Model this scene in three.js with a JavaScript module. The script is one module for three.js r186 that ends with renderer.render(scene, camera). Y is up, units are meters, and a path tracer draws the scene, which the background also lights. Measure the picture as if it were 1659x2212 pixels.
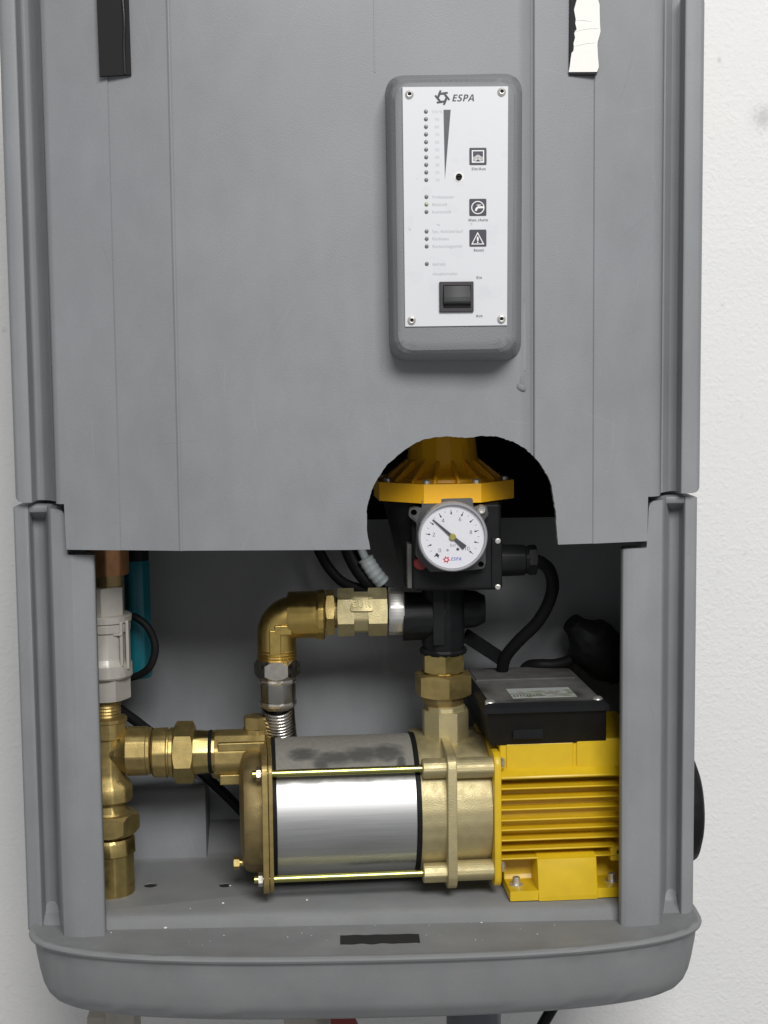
import * as THREE from 'three';
import { RoundedBoxGeometry } from 'three/addons/geometries/RoundedBoxGeometry.js';
import { ConvexHull } from 'three/addons/math/ConvexHull.js';
import { ImprovedNoise } from 'three/addons/math/ImprovedNoise.js';
import { mergeGeometries, toCreasedNormals, mergeVertices } from 'three/addons/utils/BufferGeometryUtils.js';
import { RectAreaLightUniformsLib } from 'three/addons/lights/RectAreaLightUniformsLib.js';
import { FontLoader } from 'three/addons/loaders/FontLoader.js';
import { TextGeometry } from 'three/addons/geometries/TextGeometry.js';
import { Brush, Evaluator, SUBTRACTION, INTERSECTION, ADDITION } from 'three-bvh-csg';

// ------------------------------------------------------------------ camera, light, exposure
const W = 1659, H = 2212, F = 3286, RAD = Math.PI / 180;
const scene = new THREE.Scene();
const camera = new THREE.PerspectiveCamera(2 * Math.atan(H / 2 / F) / RAD, W / H, 0.05, 30);
camera.position.set(0, 1.45, 1.35);
camera.rotation.set(-5.8 * RAD, -1.5 * RAD, -0.6 * RAD, 'YXZ');
camera.updateMatrixWorld(true);
camera.updateProjectionMatrix();

const renderer = new THREE.WebGLRenderer({ antialias: true });
renderer.toneMapping = THREE.LinearToneMapping;
renderer.toneMappingExposure = 1.0;
renderer.shadowMap.enabled = true;

scene.background = new THREE.Color().setRGB(0.305, 0.308, 0.315);   // the dim light of the plain room behind the camera
RectAreaLightUniformsLib.init();
const key = new THREE.RectAreaLight(new THREE.Color().setRGB(1, 0.99, 0.968), 24.0, 1.1, 0.7);
key.position.set(0.42, 2.70, 2.28);
key.lookAt(0.0, 1.2, 0.1);
key.name = 'ceiling_lamp_light';
scene.add(key);

// ------------------------------------------------------------------ helpers
let seed = 7;
const rnd = () => { seed = (seed * 1664525 + 1013904223) >>> 0; return seed / 4294967296; };
const V = (x, y, z) => new THREE.Vector3(x, y, z);
function pt(px, py, z) {                                             // photograph point -> place on the upright plane at depth z
  const n = V(px / W * 2 - 1, 1 - py / H * 2, 0.5).unproject(camera), o = camera.position;
  const d = n.sub(o); return d.multiplyScalar((z - o.z) / d.z).add(o);
}
const fwd = V(0, 0, -1).transformDirection(camera.matrixWorld);
const mpp = (px, py, z) => pt(px, py, z).sub(camera.position).dot(fwd) / F;   // metres per photograph pixel there

const names = new Map();
function numbered(n) { const k = names.get(n) ?? 0; names.set(n, k + 1); return k ? n + '_' + String(k).padStart(3, '0') : n; }
function thing(name, label, category, p, group) {
  const o = new THREE.Group(); o.name = numbered(name); o.position.copy(p);
  o.userData = { label, category }; if (group) o.userData.group = group;
  scene.add(o); return o;
}
function origin(o) { const p = V(0, 0, 0); while (o && o !== scene) { p.add(o.position); o = o.parent; } return p; }
function part(parent, name, geo, mat, label) {                      // geometry is given in world metres
  const g = Array.isArray(geo) ? merge(geo) : geo, p = origin(parent);
  g.translate(-p.x, -p.y, -p.z);
  const m = new THREE.Mesh(g, mat); m.name = parent === scene ? numbered(name) : name;
  m.castShadow = m.receiveShadow = true; if (label) m.userData.label = label;
  parent.add(m); return m;
}
function single(name, label, category, geo, mat, group) {
  const g = Array.isArray(geo) ? merge(geo) : geo; g.computeBoundingBox();
  const c = g.boundingBox.getCenter(V()); g.translate(-c.x, -c.y, -c.z);
  const m = new THREE.Mesh(g, mat); m.name = numbered(name); m.position.copy(c);
  m.castShadow = m.receiveShadow = true; m.userData = { label, category }; if (group) m.userData.group = group;
  scene.add(m); return m;
}
function flat(g) { const r = g.index ? g.toNonIndexed() : g; for (const k of Object.keys(r.attributes)) if (!['position', 'normal', 'uv'].includes(k)) r.deleteAttribute(k); return r; }
function merge(list) { return mergeGeometries(list.map((g) => { const f = flat(g); if (!f.attributes.normal) f.computeVertexNormals(); if (!f.attributes.uv) boxUV(f); return f; })); }
function boxUV(g) {                                                  // uv in metres, by the face's main direction
  const p = g.attributes.position, n = g.attributes.normal, uv = new Float32Array(p.count * 2);
  for (let i = 0; i < p.count; i++) {
    const ax = Math.abs(n.getX(i)), ay = Math.abs(n.getY(i)), az = Math.abs(n.getZ(i));
    const [a, b] = az >= ax && az >= ay ? [p.getX(i), p.getY(i)] : ax >= ay ? [p.getZ(i), p.getY(i)] : [p.getX(i), p.getZ(i)];
    uv[2 * i] = a; uv[2 * i + 1] = b;
  }
  g.setAttribute('uv', new THREE.BufferAttribute(uv, 2)); return g;
}
function outward(g) {                                                // turn faces outward by signed volume
  const f = flat(g), p = f.attributes.position.array; let v = 0;
  for (let i = 0; i < p.length; i += 9) v += p[i] * (p[i + 4] * p[i + 8] - p[i + 5] * p[i + 7]) - p[i + 1] * (p[i + 3] * p[i + 8] - p[i + 5] * p[i + 6]) + p[i + 2] * (p[i + 3] * p[i + 7] - p[i + 4] * p[i + 6]);
  if (v < 0) { for (let i = 0; i < p.length; i += 9) for (let k = 0; k < 3; k++) { const t = p[i + 3 + k]; p[i + 3 + k] = p[i + 6 + k]; p[i + 6 + k] = t; }
    const u = f.attributes.uv?.array; if (u) for (let i = 0; i < u.length; i += 6) for (let k = 0; k < 2; k++) { const t = u[i + 2 + k]; u[i + 2 + k] = u[i + 4 + k]; u[i + 4 + k] = t; } }
  f.deleteAttribute('normal'); f.computeVertexNormals(); return f;
}
function finish(g, crease = 32, keepUV = false) { const f = toCreasedNormals(outward(g), crease * RAD); return keepUV && f.attributes.uv ? f : boxUV(f); }
const ev = new Evaluator(); ev.attributes = ['position', 'normal']; ev.useGroups = false;
function csg(a, b, op) { const A = new Brush(outward(a)), B = new Brush(outward(b)); A.updateMatrixWorld(); B.updateMatrixWorld(); return ev.evaluate(A, B, op).geometry; }
const cut = (a, ...bs) => bs.reduce((x, b) => csg(x, b, SUBTRACTION), a);
function turnAxis(g, axis) { if (axis === 'x') g.rotateZ(-Math.PI / 2); if (axis === 'z') g.rotateX(Math.PI / 2); return g; }
function place(g, axis, c) { if (axis === 'x') g.translate(0, c[0], c[1]); else if (axis === 'y') g.translate(c[0], 0, c[1]); else g.translate(c[0], c[1], 0); return g; }
function latheRaw(axis, pts, c, seg = 48) {
  const g = new THREE.LatheGeometry(pts.map(([t, r]) => new THREE.Vector2(Math.max(r, 1e-5), t)), seg);
  return place(turnAxis(g, axis), axis, c);
}
const lathe = (axis, pts, c, seg, crease = 30) => finish(latheRaw(axis, pts, c, seg), crease);
const rodX = (x0, x1, r, c, seg = 20) => lathe('x', [[x0, 0], [x0, r * 0.9], [x0 + r * 0.1, r], [x1 - r * 0.1, r], [x1, r * 0.9], [x1, 0]], c, seg);
function hexNut(axis, t0, t1, a, c, rot = 0, ch = 0.25, sides = 6) {  // hexagonal prism with turned chamfers
  const R = a / Math.cos(Math.PI / sides), g = new THREE.CylinderGeometry(R, R, t1 - t0, sides, 1); g.rotateY(rot); g.translate(0, (t0 + t1) / 2, 0);
  place(turnAxis(g, axis), axis, c);
  const k = (R - a) * ch * 2, R2 = R * 1.02;
  const l = latheRaw(axis, [[t0 - 1e-4, 0], [t0 - 1e-4, a * 0.985], [t0 + k, R2], [t1 - k, R2], [t1 + 1e-4, a * 0.985], [t1 + 1e-4, 0]], c, 60);
  return finish(csg(g, l, INTERSECTION), 20);
}
function box(x0, x1, y0, y1, z0, z1, r = 0.001) {
  r = Math.min(r, (x1 - x0) / 2.01, (y1 - y0) / 2.01, (z1 - z0) / 2.01);
  const g = new RoundedBoxGeometry(x1 - x0, y1 - y0, z1 - z0, 3, r); g.translate((x0 + x1) / 2, (y0 + y1) / 2, (z0 + z1) / 2);
  return boxUV(flat(g));
}
function tube(pts, r, seg = 60, sides = 14) {
  const curve = new THREE.CatmullRomCurve3(pts), g = new THREE.TubeGeometry(curve, seg, r, sides);
  return boxUV(flat(g));
}
function hullOf(points) { const h = new ConvexHull().setFromPoints(points), a = []; for (const f of h.faces) { let e = f.edge; const q = []; do { q.push(e.head().point); e = e.next; } while (e !== f.edge); for (let i = 1; i + 1 < q.length; i++) for (const v of [q[0], q[i], q[i + 1]]) a.push(v.x, v.y, v.z); } const g = new THREE.BufferGeometry(); g.setAttribute('position', new THREE.Float32BufferAttribute(a, 3)); return g; }
function fillet(pts, r, n = 5, closed = true) {                       // rounds the corners of a polyline; r may be per point
  const out = [], N = pts.length;
  pts.forEach((p, i) => {
    const rr = Array.isArray(r) ? r[i] : (p[2] ?? r), a = pts[(i + N - 1) % N], b = pts[(i + 1) % N];
    if (!rr || (!closed && (i === 0 || i === N - 1))) { out.push([p[0], p[1]]); return; }
    const la = Math.hypot(a[0] - p[0], a[1] - p[1]), lb = Math.hypot(b[0] - p[0], b[1] - p[1]), d = Math.min(rr, la * 0.45, lb * 0.45);
    const A = [p[0] + (a[0] - p[0]) * d / la, p[1] + (a[1] - p[1]) * d / la], B = [p[0] + (b[0] - p[0]) * d / lb, p[1] + (b[1] - p[1]) * d / lb];
    for (let k = 0; k <= n; k++) { const t = k / n, s = 1 - t; out.push([s * s * A[0] + 2 * s * t * p[0] + t * t * B[0], s * s * A[1] + 2 * s * t * p[1] + t * t * B[1]]); }
  });
  return out;
}
const shapeOf = (pts) => new THREE.Shape(pts.map(([x, y]) => new THREE.Vector2(x, y)));
function prismY(pts, y0, y1) { const g = new THREE.ExtrudeGeometry(shapeOf(pts.map(([x, z]) => [x, -z])), { depth: y1 - y0, bevelEnabled: false }); g.rotateX(-Math.PI / 2); g.translate(0, y0, 0); return g; }
function prismZ(pts, z0, z1, bevel = 0) {
  const g = new THREE.ExtrudeGeometry(shapeOf(pts), bevel ? { depth: z1 - z0 - 2 * bevel, bevelEnabled: true, bevelSize: bevel, bevelThickness: bevel, bevelOffset: -bevel, bevelSegments: 2, curveSegments: 8 } : { depth: z1 - z0, bevelEnabled: false });
  g.translate(0, 0, z0 + bevel); return g;
}
function prismX(pts, x0, x1, bevel = 0) {                            // pts are [z, y]
  const g = prismZ(pts.map(([z, y]) => [-z, y]), x0, x1, bevel); g.rotateY(Math.PI / 2); return g;   // local x -> -z, local z -> x
}
function hull2(circles, n = 40) {                                    // outline round a set of circles
  const pts = []; for (const [cx, cy, r] of circles) for (let i = 0; i < n; i++) { const a = i / n * Math.PI * 2; pts.push([cx + r * Math.cos(a), cy + r * Math.sin(a)]); }
  pts.sort((a, b) => a[0] - b[0] || a[1] - b[1]); const half = (list) => { const h = []; for (const p of list) { while (h.length > 1 && (h[h.length - 1][0] - h[h.length - 2][0]) * (p[1] - h[h.length - 2][1]) - (h[h.length - 1][1] - h[h.length - 2][1]) * (p[0] - h[h.length - 2][0]) <= 0) h.pop(); h.push(p); } h.pop(); return h; };
  return [...half(pts), ...half(pts.reverse())];
}

// ------------------------------------------------------------------ procedural textures
const perlin = new ImprovedNoise();
const fbm = (x, y, z = 0, o = 4) => { let s = 0, a = 0.5, f = 1; for (let i = 0; i < o; i++) { s += a * perlin.noise(x * f, y * f, z + i * 7.3); a *= 0.5; f *= 2.03; } return s; };
function dataTex(w, h, fn, srgb, repeat) {
  const d = new Uint8Array(w * h * 4);
  for (let y = 0; y < h; y++) for (let x = 0; x < w; x++) { const c = fn(x / w, y / h, x, y); for (let k = 0; k < 3; k++) d[(y * w + x) * 4 + k] = Math.max(0, Math.min(255, (c.length ? c[k] : c) * 255)); d[(y * w + x) * 4 + 3] = 255; }
  const t = new THREE.DataTexture(d, w, h); t.wrapS = t.wrapT = THREE.RepeatWrapping; t.magFilter = THREE.LinearFilter; t.minFilter = THREE.LinearMipmapLinearFilter; t.generateMipmaps = true;
  if (srgb) t.colorSpace = THREE.SRGBColorSpace; if (repeat) t.repeat.set(repeat, repeat); t.needsUpdate = true; return t;
}
function tiled(fn, n) { return (u, v) => { const a = (1 - u), b = (1 - v); return fn(u, v) * a * b + fn(u - 1, v) * u * b + fn(u, v - 1) * a * v + fn(u - 1, v - 1) * u * v; }; }
const lin = (r, g, b) => new THREE.Color().setRGB(r, g, b);
const toS = (l) => l <= 0.0031308 ? 12.92 * l : 1.055 * Math.pow(l, 1 / 2.4) - 0.055;
// fine grain of moulded plastic and cast metal
const grain = dataTex(512, 512, (() => { const t = tiled((u, v) => fbm(u * 90, v * 90, 3, 3)); return (u, v) => 0.5 + 0.9 * t(u, v) + (rnd() - 0.5) * 0.15; })(), false, 1 / 0.08);
const mottle = (r, g, b, amp, freq, tone = 0.03, size = 0.35, z = 0) => {
  const A = tiled((u, v) => fbm(u * freq, v * freq, z, 5)), B = tiled((u, v) => fbm(u * freq * 1.7 + 9, v * freq * 1.7, z + 4, 3));
  return dataTex(512, 512, (u, v) => { const m = 1 + amp * A(u, v) * 2 + (rnd() - 0.5) * amp * 0.35, t = B(u, v) * tone * 2; return [toS(r * m * (1 + t)), toS(g * m), toS(b * m * (1 - t))]; }, true, 1 / size);
};
const roughTex = (base, amp, freq, size, z) => { const A = tiled((u, v) => fbm(u * freq, v * freq, z, 5)); return dataTex(256, 256, (u, v) => [1, base + amp * A(u, v) * 2, 1], false, 1 / size); };

const M = {};
M.grey = (() => {   // moulded plastic: cloudy tone, a film of dust, rubbed lines and specks
  const A = tiled((u, v) => fbm(u * 4, v * 4, 1, 5)), B = tiled((u, v) => fbm(u * 2.2, v * 3, 31, 4)), C = tiled((u, v) => fbm(u * 34, v * 18, 12, 4)), n = 1024, line = new Float32Array(n * n);
  for (let k = 0; k < 150; k++) { let x = rnd() * n, y = rnd() * n, a = (rnd() - 0.5) * 1.2 + (rnd() < 0.7 ? Math.PI / 2 : 0); const l = 10 + rnd() * 90, s = (rnd() < 0.65 ? 1 : -1) * (0.25 + rnd() * 0.75); for (let i = 0; i < l; i++) { line[((Math.round(y) + n) % n) * n + (Math.round(x) + n) % n] += s * Math.sin(i / l * Math.PI); x += Math.cos(a); y += Math.sin(a); a += (rnd() - 0.5) * 0.06; } }
  for (let k = 0; k < 260; k++) line[Math.floor(rnd() * n) * n + Math.floor(rnd() * n)] += rnd() < 0.6 ? 1.6 : -1.8;
  const map = dataTex(n, n, (u, v, x, y) => { const m = 1 + 0.24 * A(u, v) + 0.26 * Math.max(0, B(u, v)) + 0.15 * C(u, v) + (rnd() - 0.5) * 0.06 + 0.13 * line[y * n + x], w = 0.035 * B(u, v); return [toS(0.226 * m * (1 + w)), toS(0.234 * m), toS(0.245 * m * (1 - w))]; }, true, 1 / 0.62);
  const rg = dataTex(512, 512, (u, v) => [1, 0.52 + 0.2 * Math.max(0, B(u, v)) + 0.14 * C(u, v), 1], false, 1 / 0.62);
  return new THREE.MeshStandardMaterial({ map, bumpMap: grain, bumpScale: 0.00012, roughness: 1, roughnessMap: rg });
})();
M.greyDusty = new THREE.MeshStandardMaterial({ map: mottle(0.205, 0.21, 0.212, 0.16, 8, 0.03, 0.3, 6), bumpMap: grain, bumpScale: 0.00012, roughness: 1, roughnessMap: roughTex(0.66, 0.12, 8, 0.3, 5) });
M.panelBox = new THREE.MeshStandardMaterial({ map: mottle(0.200, 0.204, 0.212, 0.08, 6, 0.02, 0.3, 11), bumpMap: grain, bumpScale: 0.0003, roughness: 0.62 });
M.plaster = (() => {
  const A = tiled((u, v) => fbm(u * 58, v * 66, 8, 4)), C = tiled((u, v) => fbm(u * 66, v * 66, 21, 3)), D = tiled((u, v) => fbm(u * 11, v * 11, 41, 3));
  const bump = dataTex(1024, 1024, (u, v) => 0.4 + 0.75 * Math.abs(A(u, v)) + 0.22 * C(u, v) + 0.3 * D(u, v), false, 1 / 0.4);
  const n = 1024, size = 0.9, B = tiled((u, v) => fbm(u * 5, v * 5, 2, 5)), spots = [[pt(1648, 255, 0), 0.010, 0.5], [pt(1552, 132, 0), 0.0022, 0.5], [pt(1560, 660, 0), 0.0016, 0.35], [pt(1600, 900, 0), 0.0014, 0.3]];
  for (let k = 0; k < 60; k++) spots.push([V((rnd() - 0.5) * size, 1 + rnd() * size, 0), 0.0006 + rnd() * 0.0012, 0.25 + rnd() * 0.2]);
  const fr = (x) => ((x / size) % 1 + 1) % 1, hit = new Float32Array(n * n);
  for (const [p, r, s] of spots) { const cx = fr(p.x) * n, cy = fr(p.y) * n, R = r / size * n; for (let y = -Math.ceil(R * 2); y <= R * 2; y++) for (let x = -Math.ceil(R * 2); x <= R * 2; x++) { const d = Math.hypot(x, y) / R + 0.5 * perlin.noise(x * 0.3, y * 0.3, cx); if (d < 2) hit[((Math.round(cy + y) + n) % n) * n + (Math.round(cx + x) + n) % n] += s * Math.exp(-d * d * 1.2); } }
  const col = dataTex(n, n, (u, v, x, y) => { const m = 0.80 * (1 + 0.07 * B(u, v) + (rnd() - 0.5) * 0.03) * (1 - 0.55 * Math.min(1, hit[y * n + x])), w = 0.02 * B(u, v); return [toS(m * (1 + w)), toS(m * 0.995), toS(m * 0.985 * (1 - w))]; }, true, 1 / size);
  return new THREE.MeshStandardMaterial({ map: col, bumpMap: bump, bumpScale: 0.0014, roughness: 0.93 });
})();
const metal = (r, g, b, rough, amp = 0.12, freq = 9, size = 0.06, bump = 0.00006, mt = 1, z = 3) => new THREE.MeshStandardMaterial({ map: mottle(r, g, b, amp, freq, 0.05, size, z), metalness: mt, roughness: 1, roughnessMap: roughTex(rough, 0.16, freq, size, z + 2), bumpMap: grain, bumpScale: bump });
M.brass = metal(0.50, 0.385, 0.15, 0.38, 0.24, 9, 0.07, 0.00003, 1, 3);
M.brassShiny = metal(0.60, 0.43, 0.135, 0.37, 0.14, 9, 0.07, 0.00003, 1, 63);
M.brassDull = metal(0.42, 0.32, 0.128, 0.48, 0.28, 7, 0.06, 0.00012, 0.9, 13);
M.brassCast = metal(0.52, 0.45, 0.255, 0.56, 0.07, 9, 0.06, 0.0002, 0.8, 23);
M.bronzeDark = metal(0.33, 0.25, 0.115, 0.50, 0.22, 7, 0.06, 0.0002, 0.85, 33);
M.copper = metal(0.42, 0.22, 0.11, 0.45, 0.2, 7, 0.06, 0.00005, 0.9, 43);
M.chrome = new THREE.MeshStandardMaterial({ color: lin(0.62, 0.60, 0.57), metalness: 1, roughness: 0.22 });
M.gunmetal = new THREE.MeshStandardMaterial({ color: lin(0.33, 0.315, 0.29), metalness: 1, roughness: 0.30 });
M.brushed = new THREE.MeshStandardMaterial({ color: lin(0.66, 0.65, 0.62), metalness: 1, roughness: 0.44 });
M.nickel = metal(0.62, 0.58, 0.52, 0.30, 0.08, 9, 0.05, 0.00003, 1, 53);
M.zinc = new THREE.MeshStandardMaterial({ color: lin(0.42, 0.41, 0.13), metalness: 1, roughness: 0.28 });
M.steelBolt = new THREE.MeshStandardMaterial({ color: lin(0.68, 0.66, 0.62), metalness: 0.8, roughness: 0.36 });
M.black = new THREE.MeshPhysicalMaterial({ specularIntensity: 0.35, map: mottle(0.010, 0.0105, 0.0115, 0.3, 8, 0.02, 0.1, 61), roughness: 0.52, bumpMap: grain, bumpScale: 0.0001 });
M.blackDusty = new THREE.MeshStandardMaterial({ map: mottle(0.085, 0.083, 0.078, 0.55, 6, 0.02, 0.12, 66), roughness: 0.72, bumpMap: grain, bumpScale: 0.0001 });
M.rubber = new THREE.MeshPhysicalMaterial({ color: lin(0.009, 0.009, 0.010), roughness: 0.55, specularIntensity: 0.35 });
M.tape = new THREE.MeshPhysicalMaterial({ color: lin(0.010, 0.009, 0.010), roughness: 0.7, specularIntensity: 0.5 });
M.foam = new THREE.MeshPhysicalMaterial({ color: lin(0.006, 0.006, 0.006), roughness: 1, specularIntensity: 0.2 });
M.blackGloss = new THREE.MeshStandardMaterial({ color: lin(0.014, 0.014, 0.015), roughness: 0.25 });
M.yellow = new THREE.MeshPhysicalMaterial({ map: mottle(0.68, 0.455, 0.012, 0.11, 9, 0.03, 0.12, 71), roughness: 0.40, clearcoat: 0.25, clearcoatRoughness: 0.3, bumpMap: grain, bumpScale: 0.00008 });
M.ochre = new THREE.MeshPhysicalMaterial({ map: mottle(0.90, 0.47, 0.012, 0.08, 8, 0.03, 0.1, 75), roughness: 0.42, clearcoat: 0.2, clearcoatRoughness: 0.35, bumpMap: grain, bumpScale: 0.00008 });
M.ivory = new THREE.MeshStandardMaterial({ map: mottle(0.44, 0.415, 0.375, 0.13, 7, 0.03, 0.07, 81), metalness: 0.35, roughness: 0.45, bumpMap: grain, bumpScale: 0.00005 });
M.teal = new THREE.MeshStandardMaterial({ map: mottle(0.006, 0.125, 0.16, 0.12, 6, 0.02, 0.1, 85), roughness: 0.36 });
M.redPlastic = new THREE.MeshStandardMaterial({ color: lin(0.20, 0.016, 0.014), roughness: 0.45 });
M.white = new THREE.MeshStandardMaterial({ map: mottle(0.80, 0.79, 0.75, 0.04, 6, 0.01, 0.1, 91), roughness: 0.8 });
M.greyPipe = new THREE.MeshStandardMaterial({ color: lin(0.10, 0.105, 0.12), roughness: 0.5 });
M.beige = new THREE.MeshStandardMaterial({ map: mottle(0.40, 0.37, 0.32, 0.12, 6, 0.03, 0.1, 95), roughness: 0.55 });
M.sleeve = new THREE.MeshStandardMaterial({ map: mottle(0.36, 0.40, 0.41, 0.2, 8, 0.02, 0.04, 99), roughness: 0.6 });
M.crumb = new THREE.MeshStandardMaterial({ color: lin(0.72, 0.70, 0.66), roughness: 0.9 });
M.dark = new THREE.MeshStandardMaterial({ color: lin(0.012, 0.012, 0.012), roughness: 0.9 });

// ------------------------------------------------------------------ wall
{
  const g = box(-1.6, 1.6, 0.0, 2.9, -0.12, 0, 0.002), m = new THREE.Mesh(g, M.plaster);
  m.name = 'wall'; m.userData.kind = 'structure'; m.userData.label = 'white rough plaster wall behind the grey unit'; m.receiveShadow = m.castShadow = true; scene.add(m);
}

// ------------------------------------------------------------------ lower housing: tray, pillars, back
const EYE = 1.45, yLedge = EYE - 0.4207, yFloor = EYE - 0.4105, zBack = 0.09;
const xU = (px, z, row = 600) => pt(px, row, z).x, xL = (px, z, row = 1500) => pt(px, row, z).x;
const housing = thing('wall_housing', 'open grey plastic tray with two side pillars holding the pump on the white wall', 'equipment housing', pt(790, 2190, 0.15));
{
  // plan of the tray rim: bowed front, rounded corners, straight sides to the wall
  const xl = pt(65, 2003, 0.245).x, xr = pt(1512, 1974, 0.245).x, xm = (xl + xr) / 2, hw = (xr - xl) / 2;
  const plan = []; const N = 48;
  for (let i = 0; i <= N; i++) {                                      // half a superellipse corner to corner, over a shallow bow
    const a = Math.PI - i / N * Math.PI, cx = Math.cos(a), sx = Math.sign(cx) * Math.pow(Math.abs(cx), 0.62), u = sx;
    const zz = 0.245 + (0.075) * Math.pow(Math.sin(a), 0.62) - 0.010 * (1 - Math.pow(1 - Math.abs(u) ** 2, 1));
    plan.push([xm + hw * u, zz]);
  }
  const line = [[xl + 0.004, 0.003], [xl + 0.001, 0.12], ...plan, [xr - 0.001, 0.12], [xr - 0.004, 0.003]];
  const nrm = line.map((p, i) => { const a = line[Math.max(0, i - 1)], b = line[Math.min(line.length - 1, i + 1)], dx = b[0] - a[0], dz = b[1] - a[1], l = Math.hypot(dx, dz); return [-dz / l, dx / l]; });
  const off = (d) => line.map((p, i) => [p[0] - nrm[i][0] * d, Math.max(p[1] - nrm[i][1] * d, 0.002)]);
  const rows = [[0.030, -0.0002], [0.012, 0.0], [0.0085, 0.0004], [0.0062, 0.0014], [0.0042, 0.0022], [0.0022, 0.0022], [0.0007, 0.0012], [0, -0.0003], [0.0004, -0.0016], [0.0016, -0.0027], [0.0030, -0.0034], [0.0040, -0.0052], [0.0048, -0.012], [0.0072, -0.026], [0.0095, -0.036], [0.0125, -0.043], [0.017, -0.0485], [0.023, -0.0525], [0.032, -0.0555], [0.046, -0.057]].map(([i, y]) => [i, yLedge + y]);
  // the outward normal sign: first try, flip when the loop grows
  const sign = off(0.01)[20][1] < line[20][1] ? 1 : -1;
  const rings = rows.map(([d, y]) => off(d * sign).map(([x, z]) => [x, y, z]));
  const pos = [], idx = []; const L = line.length;
  rings.forEach((r) => r.forEach((p) => pos.push(...p)));
  for (let r = 0; r + 1 < rings.length; r++) for (let i = 0; i + 1 < L; i++) { const a = r * L + i; idx.push(a, a + 1, a + L, a + 1, a + L + 1, a + L); }
  const cap = (ring, up) => { const base = pos.length / 3; ring.forEach((p) => pos.push(...p)); const t = THREE.ShapeUtils.triangulateShape(ring.map((p) => new THREE.Vector2(p[0], -p[2])), []); t.forEach(([a, b, c]) => up ? idx.push(base + a, base + b, base + c) : idx.push(base + a, base + c, base + b)); };
  cap(rings[0], true); cap(rings[rings.length - 1], false);
  const g = new THREE.BufferGeometry(); g.setAttribute('position', new THREE.Float32BufferAttribute(pos, 3)); g.setIndex(idx);
  part(housing, 'tray', boxUV(toCreasedNormals(flat(g), 34 * RAD)), M.greyDusty);

  // floor of the pump bay: rounded front step, a cove at the back, two holes
  const sec = fillet([[0.004, yLedge - 0.001], [0.252, yLedge - 0.001], [0.2495, yFloor, 0.006], [zBack + 0.03, yFloor, 0.012], [zBack - 0.005, yFloor + 0.028, 0.02], [0.004, yFloor + 0.028]], 0, 6);
  let fl = prismX(sec, xL(172, 0.25, 1900), xL(1392, 0.25, 1900));
  const holeAt = (px, py) => { const d = camera.position, p = pt(px, py, 0.2), t = (yFloor - d.y) / (p.y - d.y); return d.clone().lerp(p, t); };
  const h1 = holeAt(325, 1912), h2 = holeAt(486, 1912);
  const drill = (h, r) => latheRaw('y', [[yFloor - 0.011, 0], [yFloor - 0.011, r], [yFloor + 0.05, r], [yFloor + 0.05, 0]], [h.x, h.z], 24);
  fl = cut(fl, drill(h1, 0.0054), drill(h2, 0.005));
  part(housing, 'bay_floor', finish(fl, 32), M.greyDusty);
  for (const h of [h1, h2]) part(housing, 'drain_hole', lathe('y', [[yFloor - 0.0108, 0], [yFloor - 0.0108, 0.0052], [yFloor - 0.0008, 0.0049], [yFloor - 0.0006, 0]], [h.x, h.z], 24), M.dark);

  // back of the bay
  part(housing, 'back_panel', box(xL(70, 0.2), xL(1480, 0.2), yFloor + 0.02, pt(830, 560, zBack).y, zBack - 0.012, zBack, 0.001), M.grey);
  part(housing, 'foam_liner', box(xL(760, 0.1), xL(1470, 0.2), pt(1000, 1118, zBack).y, pt(830, 570, zBack).y, zBack - 0.0005, zBack + 0.008, 0.002), M.foam);
  // moulded step of the back wall on the left
  part(housing, 'back_step', finish(prismX(fillet([[zBack - 0.004, yFloor - 0.002], [0.124, yFloor - 0.002], [0.1225, pt(400, 1700, 0.12).y, 0.008], [zBack - 0.004, pt(400, 1672, 0.1).y]], 0, 6), xL(78, 0.2), pt(446, 1780, 0.123).x, 0.002), 30), M.grey);
  // pillars
  const zs = 0.243, zg = 0.224, zp = 0.266;
  const topO = (px, py, z = 0.25) => pt(px, py, z);
  const pillar = (left) => {
    const pts = left
      ? [[xL(40, 0.24), 0.004], [xL(40, zs), zs, 0.006], [xL(76, zs), zs + 0.001, 0.003], [xL(84, zg), zg, 0.006], [xL(110, zg), zg, 0.008], [xL(121, zp - 0.004), zp - 0.003, 0.003], [xL(165, zp), zp, 0.002], [xL(170, zp), zp - 0.0012, 0.002], [xL(211, zp), zp - 0.002, 0.004], [xL(208, zp), zp - 0.016, 0.004], [xL(130, zp), zp - 0.02], [xL(75, 0.22), 0.19], [xL(62, 0.2), 0.004]]
      : [[xL(1504, 0.24), 0.004], [xL(1504, zs), zs, 0.006], [xL(1474, zs), zs + 0.001, 0.003], [xL(1466, zg), zg, 0.006], [xL(1442, zg), zg, 0.008], [xL(1428, zp - 0.004), zp - 0.003, 0.004], [xL(1385, zp), zp, 0.004], [xL(1343, zp), zp - 0.001, 0.004], [xL(1346, zp), zp - 0.016, 0.004], [xL(1424, zp), zp - 0.02], [xL(1476, 0.22), 0.19], [xL(1486, 0.2), 0.004]];
    const g = prismY(fillet(pts, 0, 6), yLedge - 0.003, yLedge + 0.5);
    const o = left ? [topO(10, 1092).x, topO(60, 1094).y] : [topO(1540, 1074).x, topO(1480, 1074).y];
    const mid = left ? topO(141, 1199, 0.266) : topO(1402, 1184, 0.266), s = left ? 1 : -1, inx = 0;
    const xo = left ? xL(38, zs) - 0.0005 : xL(1507, zs) + 0.0005, xi = left ? xL(214, zp) + 0.0015 : xL(1340, zp) - 0.0015;
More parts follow.
